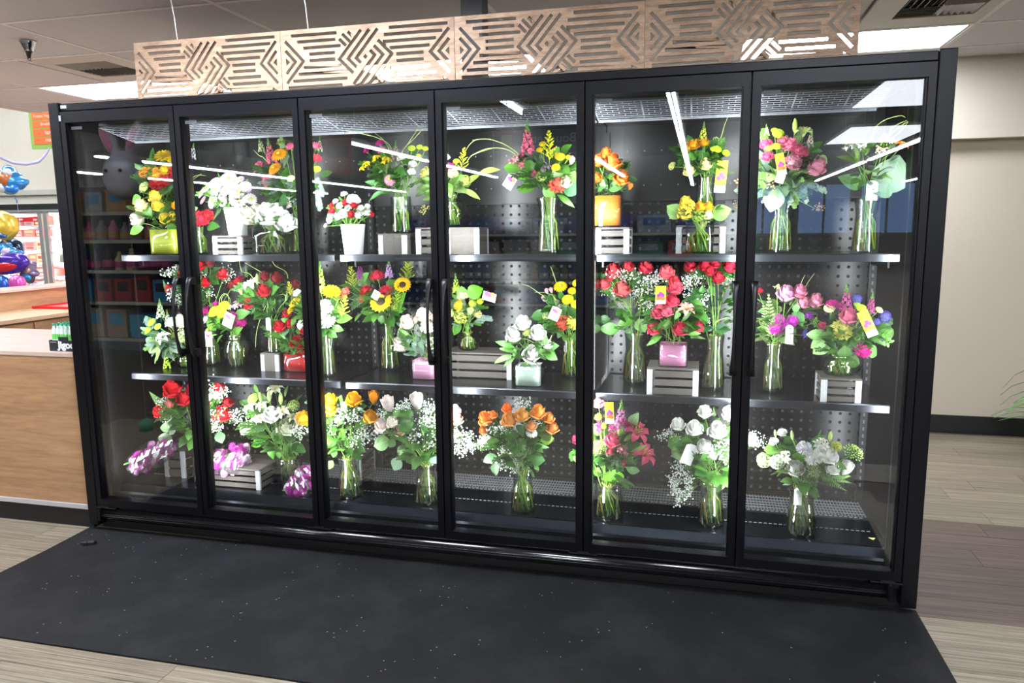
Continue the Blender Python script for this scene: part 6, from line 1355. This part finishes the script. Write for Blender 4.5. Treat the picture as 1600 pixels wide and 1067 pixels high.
arrange('blush white roses with pink tips and baby\'s breath in a ribbed vase, third door bottom', 'L', (1025, 970), ('hour+', 172, 335), [('bud', '#f6e4dc', 785, 228, 130), ('bud', '#f2e6de', 985, 205, 130), ('rose', '#fbeae0', 740, 377, 120), ('rose', '#f4c0a2', 870, 405, 108), ('rose', '#fbf0e4', 815, 350, 90), ('rose', '#f4dcd2', 1245, 272, 95), ('rose', '#f2c0aa', 1265, 332, 95), ('rose', '#f6e4dc', 1160, 240, 100)],
    z=BO, auto=18, bb=((990, 440, 190), (1070, 270, 150), (1240, 440, 190), (1265, 540, 140), (1080, 350, 170), (900, 250, 130), (1090, 500, 150), (760, 300, 100), (1150, 400, 160)), leaves=(('round', '#86b868', 800, 480, 680, 520), ('round', '#7ab060', 830, 470, 790, 530), ('round', '#86c060', 880, 540, 890, 610), ('round', '#9cc49a', 870, 600, 820, 690), ('round', '#7ac058', 1040, 440, 1110, 400), ('round', '#8abf78', 930, 560, 950, 650), ('round', '#8ab898', 1080, 590, 1120, 640), ('round', '#74b048', 900, 520, 850, 580), ('round', '#6aa870', 980, 580, 970, 660), ('salal', '#86c850', 850, 260, 840, 320), ('lance', '#74a850', 760, 420, 740, 470)))
arrange('orange and apricot roses with baby\'s breath in a smooth hourglass vase, fourth door bottom', 'M', (590, 938), ('hour', 175, 345), [('rose', '#ee8a3a', 350, 235, 118), ('rose', '#ee8030', 500, 167, 80), ('rose', '#f4b25c', 512, 247, 118), ('rose', '#f4b866', 602, 215, 115), ('rose', '#f0a04a', 715, 192, 120), ('rose', '#ee9440', 785, 232, 90), ('rose', '#ee8e4a', 812, 302, 98), ('rose', '#f0ae6a', 668, 290, 80), ('mum', WHT, 668, 342, 88), ('rose', '#e88038', 335, 320, 70), ('rose', '#ee9a4a', 400, 215, 70), ('carn', '#e8e4d8', 345, 395, 80)],
    z=BO, auto=18, bb=((465, 320, 150), (510, 500, 190), (600, 160, 120), (255, 415, 140), (560, 560, 130), (470, 400, 130), (700, 270, 90), (340, 410, 130)), leaves=(('round', '#9ad03a', 740, 380, 800, 310), ('round', '#8cc838', 730, 390, 825, 375), ('round', '#6aa84a', 560, 380, 500, 330), ('round', '#62a048', 590, 350, 600, 290), ('round', '#5f9a58', 660, 520, 760, 530), ('round', '#74b060', 600, 510, 640, 480), ('salal', '#62985a', 430, 500, 330, 540), ('salal', '#6aa060', 420, 540, 420, 640), ('salal', '#7ac048', 690, 560, 720, 600), ('lance', '#62a048', 640, 420, 790, 440), ('lance', '#62a048', 650, 580, 690, 650), ('salal', '#74b048', 620, 420, 590, 380)))
arrange('deep pink lilies and roses with a yellow tag in a textured vase, fifth door bottom', 'N', (212, 978), ('cyl+', 205, 295), [('rose', '#e2607e', 255, 387, 118), ('carn', '#e08aa8', 155, 132, 84), ('rose', '#d8486a', 240, 467, 60), ('rose', '#d8486a', 330, 552, 56), ('alstro', '#e08098', 330, 460, 100), ('snap', '#d47ab0', 312, 215, 230), ('lily', '#c84466', 425, 335, 190), ('lily', '#c84466', 475, 485, 190), ('carn', '#c8386a', 15, 375, 95), ('carn', '#c8386a', 40, 340, 70), ('umbel', '#c8dc70', 155, 440, 130), ('gbud', '#b8d068', 302, 318, 90), ('alstro', '#b03070', 250, 310, 80), ('snap', '#b03078', 160, 270, 150), ('button', GRN, 155, 230, 55), ('button', GRN, 195, 290, 50), ('rose', '#d05a80', 70, 400, 80), ('carn', '#a02858', 340, 270, 70)],
    z=BO, auto=16, tags=(('yellow', 232, 200, 62, 150, -.05),), leaves=(('round', '#6cc02e', 230, 600, 230, 690), ('round', '#74c834', 270, 590, 295, 690), ('salal', '#5f9a4a', 340, 580, 390, 510), ('salal', '#86b868', 350, 590, 445, 605), ('lance', '#a8c468', 330, 400, 415, 340), ('lance', '#a8c468', 380, 470, 490, 425), ('lance', '#6ab048', 150, 360, 120, 300), ('round', '#62b030', 160, 580, 130, 640), ('salal', '#7ac048', 20, 470, 10, 560), ('salal', '#62a83a', 0, 460, -40, 540), ('salal', '#9cc480', 380, 300, 430, 200)))
arrange('white roses with baby\'s breath and a white tag in a ribbed vase, fifth door bottom', 'N', (935, 1010), ('hour+', 185, 340), [('rose', '#f4f4ec', 708, 278, 105), ('rose', WHT, 822, 303, 125), ('rose', '#eef2e4', 895, 188, 105), ('rose', WHT, 985, 317, 140), ('rose', '#f4f2e8', 1072, 200, 125), ('rose', '#f6f6ee', 892, 432, 120), ('rose', WHT, 938, 482, 80), ('carn', WHT, 1220, 380, 110), ('rose', WHT, 1150, 290, 100)],
    z=BO, auto=14, bb=((660, 365, 140), (740, 590, 150), (740, 760, 170), (1040, 520, 200), (1230, 400, 150), (700, 680, 130), (1010, 440, 150), (1080, 400, 130), (800, 680, 120)), tags=(('white', 785, 488, 80, 150, .35),), leaves=(('round', '#6cb038', 740, 390, 630, 430), ('round', '#74b83c', 770, 440, 660, 505), ('round', '#74b840', 780, 420, 760, 370), ('salal', '#6cb040', 830, 540, 750, 590), ('round', '#74b848', 860, 510, 850, 610), ('round', '#8cc868', 970, 600, 960, 770), ('salal', '#6ab03a', 1040, 590, 1110, 610), ('round', '#4f9030', 1080, 370, 1090, 290), ('salal', '#86c048', 820, 420, 840, 490), ('fern', '#7cb83a', 900, 320, 900, 240), ('fern', '#86c040', 960, 230, 955, 160)))
arrange('white lisianthus and stock with green umbels in a ribbed flared vase, rightmost bottom', 'O', (502, 995), ('hour+', 205, 370), [('carn', WHT, 365, 245, 66), ('carn', WHT, 305, 307, 66), ('rose', WHT, 455, 492, 130), ('alstro', '#f2f6e0', 380, 420, 130), ('carn', '#f2eef0', 520, 352, 105), ('alstro', WHT, 640, 325, 130), ('rose', WHT, 690, 402, 140), ('rose', '#f6f8ee', 715, 492, 100), ('bud', WHT, 810, 495, 120), ('cluster', '#eef4d8', 330, 452, 115), ('cluster', '#d8e6a0', 240, 440, 115), ('umbel', '#b4d470', 860, 385, 150), ('cluster', '#d8d848', 740, 345, 80), ('gbud', '#c4d878', 700, 275, 80), ('gbud', '#b4d080', 435, 265, 70), ('gbud', '#b4d080', 318, 255, 60), ('carn', WHT, 580, 420, 110), ('carn', '#f4f6e8', 640, 400, 120), ('umbel', '#c4d89a', 590, 510, 110)],
    z=BO, auto=14, green=PALE + GREEN, mix=('lance', 'salal', 'fern'), tags=(('white', 475, 692, 52, 125, 0),), leaves=(('round', '#7cbc40', 330, 360, 240, 370), ('round', '#74b840', 470, 440, 510, 390), ('salal', '#6ab048', 470, 560, 420, 600), ('lance', '#86c850', 640, 590, 720, 570), ('lance', '#8cd050', 700, 560, 840, 550), ('fern', '#a8d850', 740, 570, 850, 600), ('lance', '#9cc0a0', 440, 600, 370, 610), ('salal', '#86c048', 760, 520, 760, 450), ('fern', '#a4cc50', 560, 620, 560, 540)))
# small price card fallen on the deck, far right
p = at_z(1362, 840, BO + .002); k = MB(); k.prism([(-.014, .0), (.014, 0), (.002, -.022)], 'z', 0, .001)
o = k.build('paper_scrap', mat('pale scrap', '#c8cc88', .7)); o.location = (p.x, min(p.y, .3), BO + .001); tag(o, 'tiny pale yellow petal lying on the bottom deck, far right', 'petal')
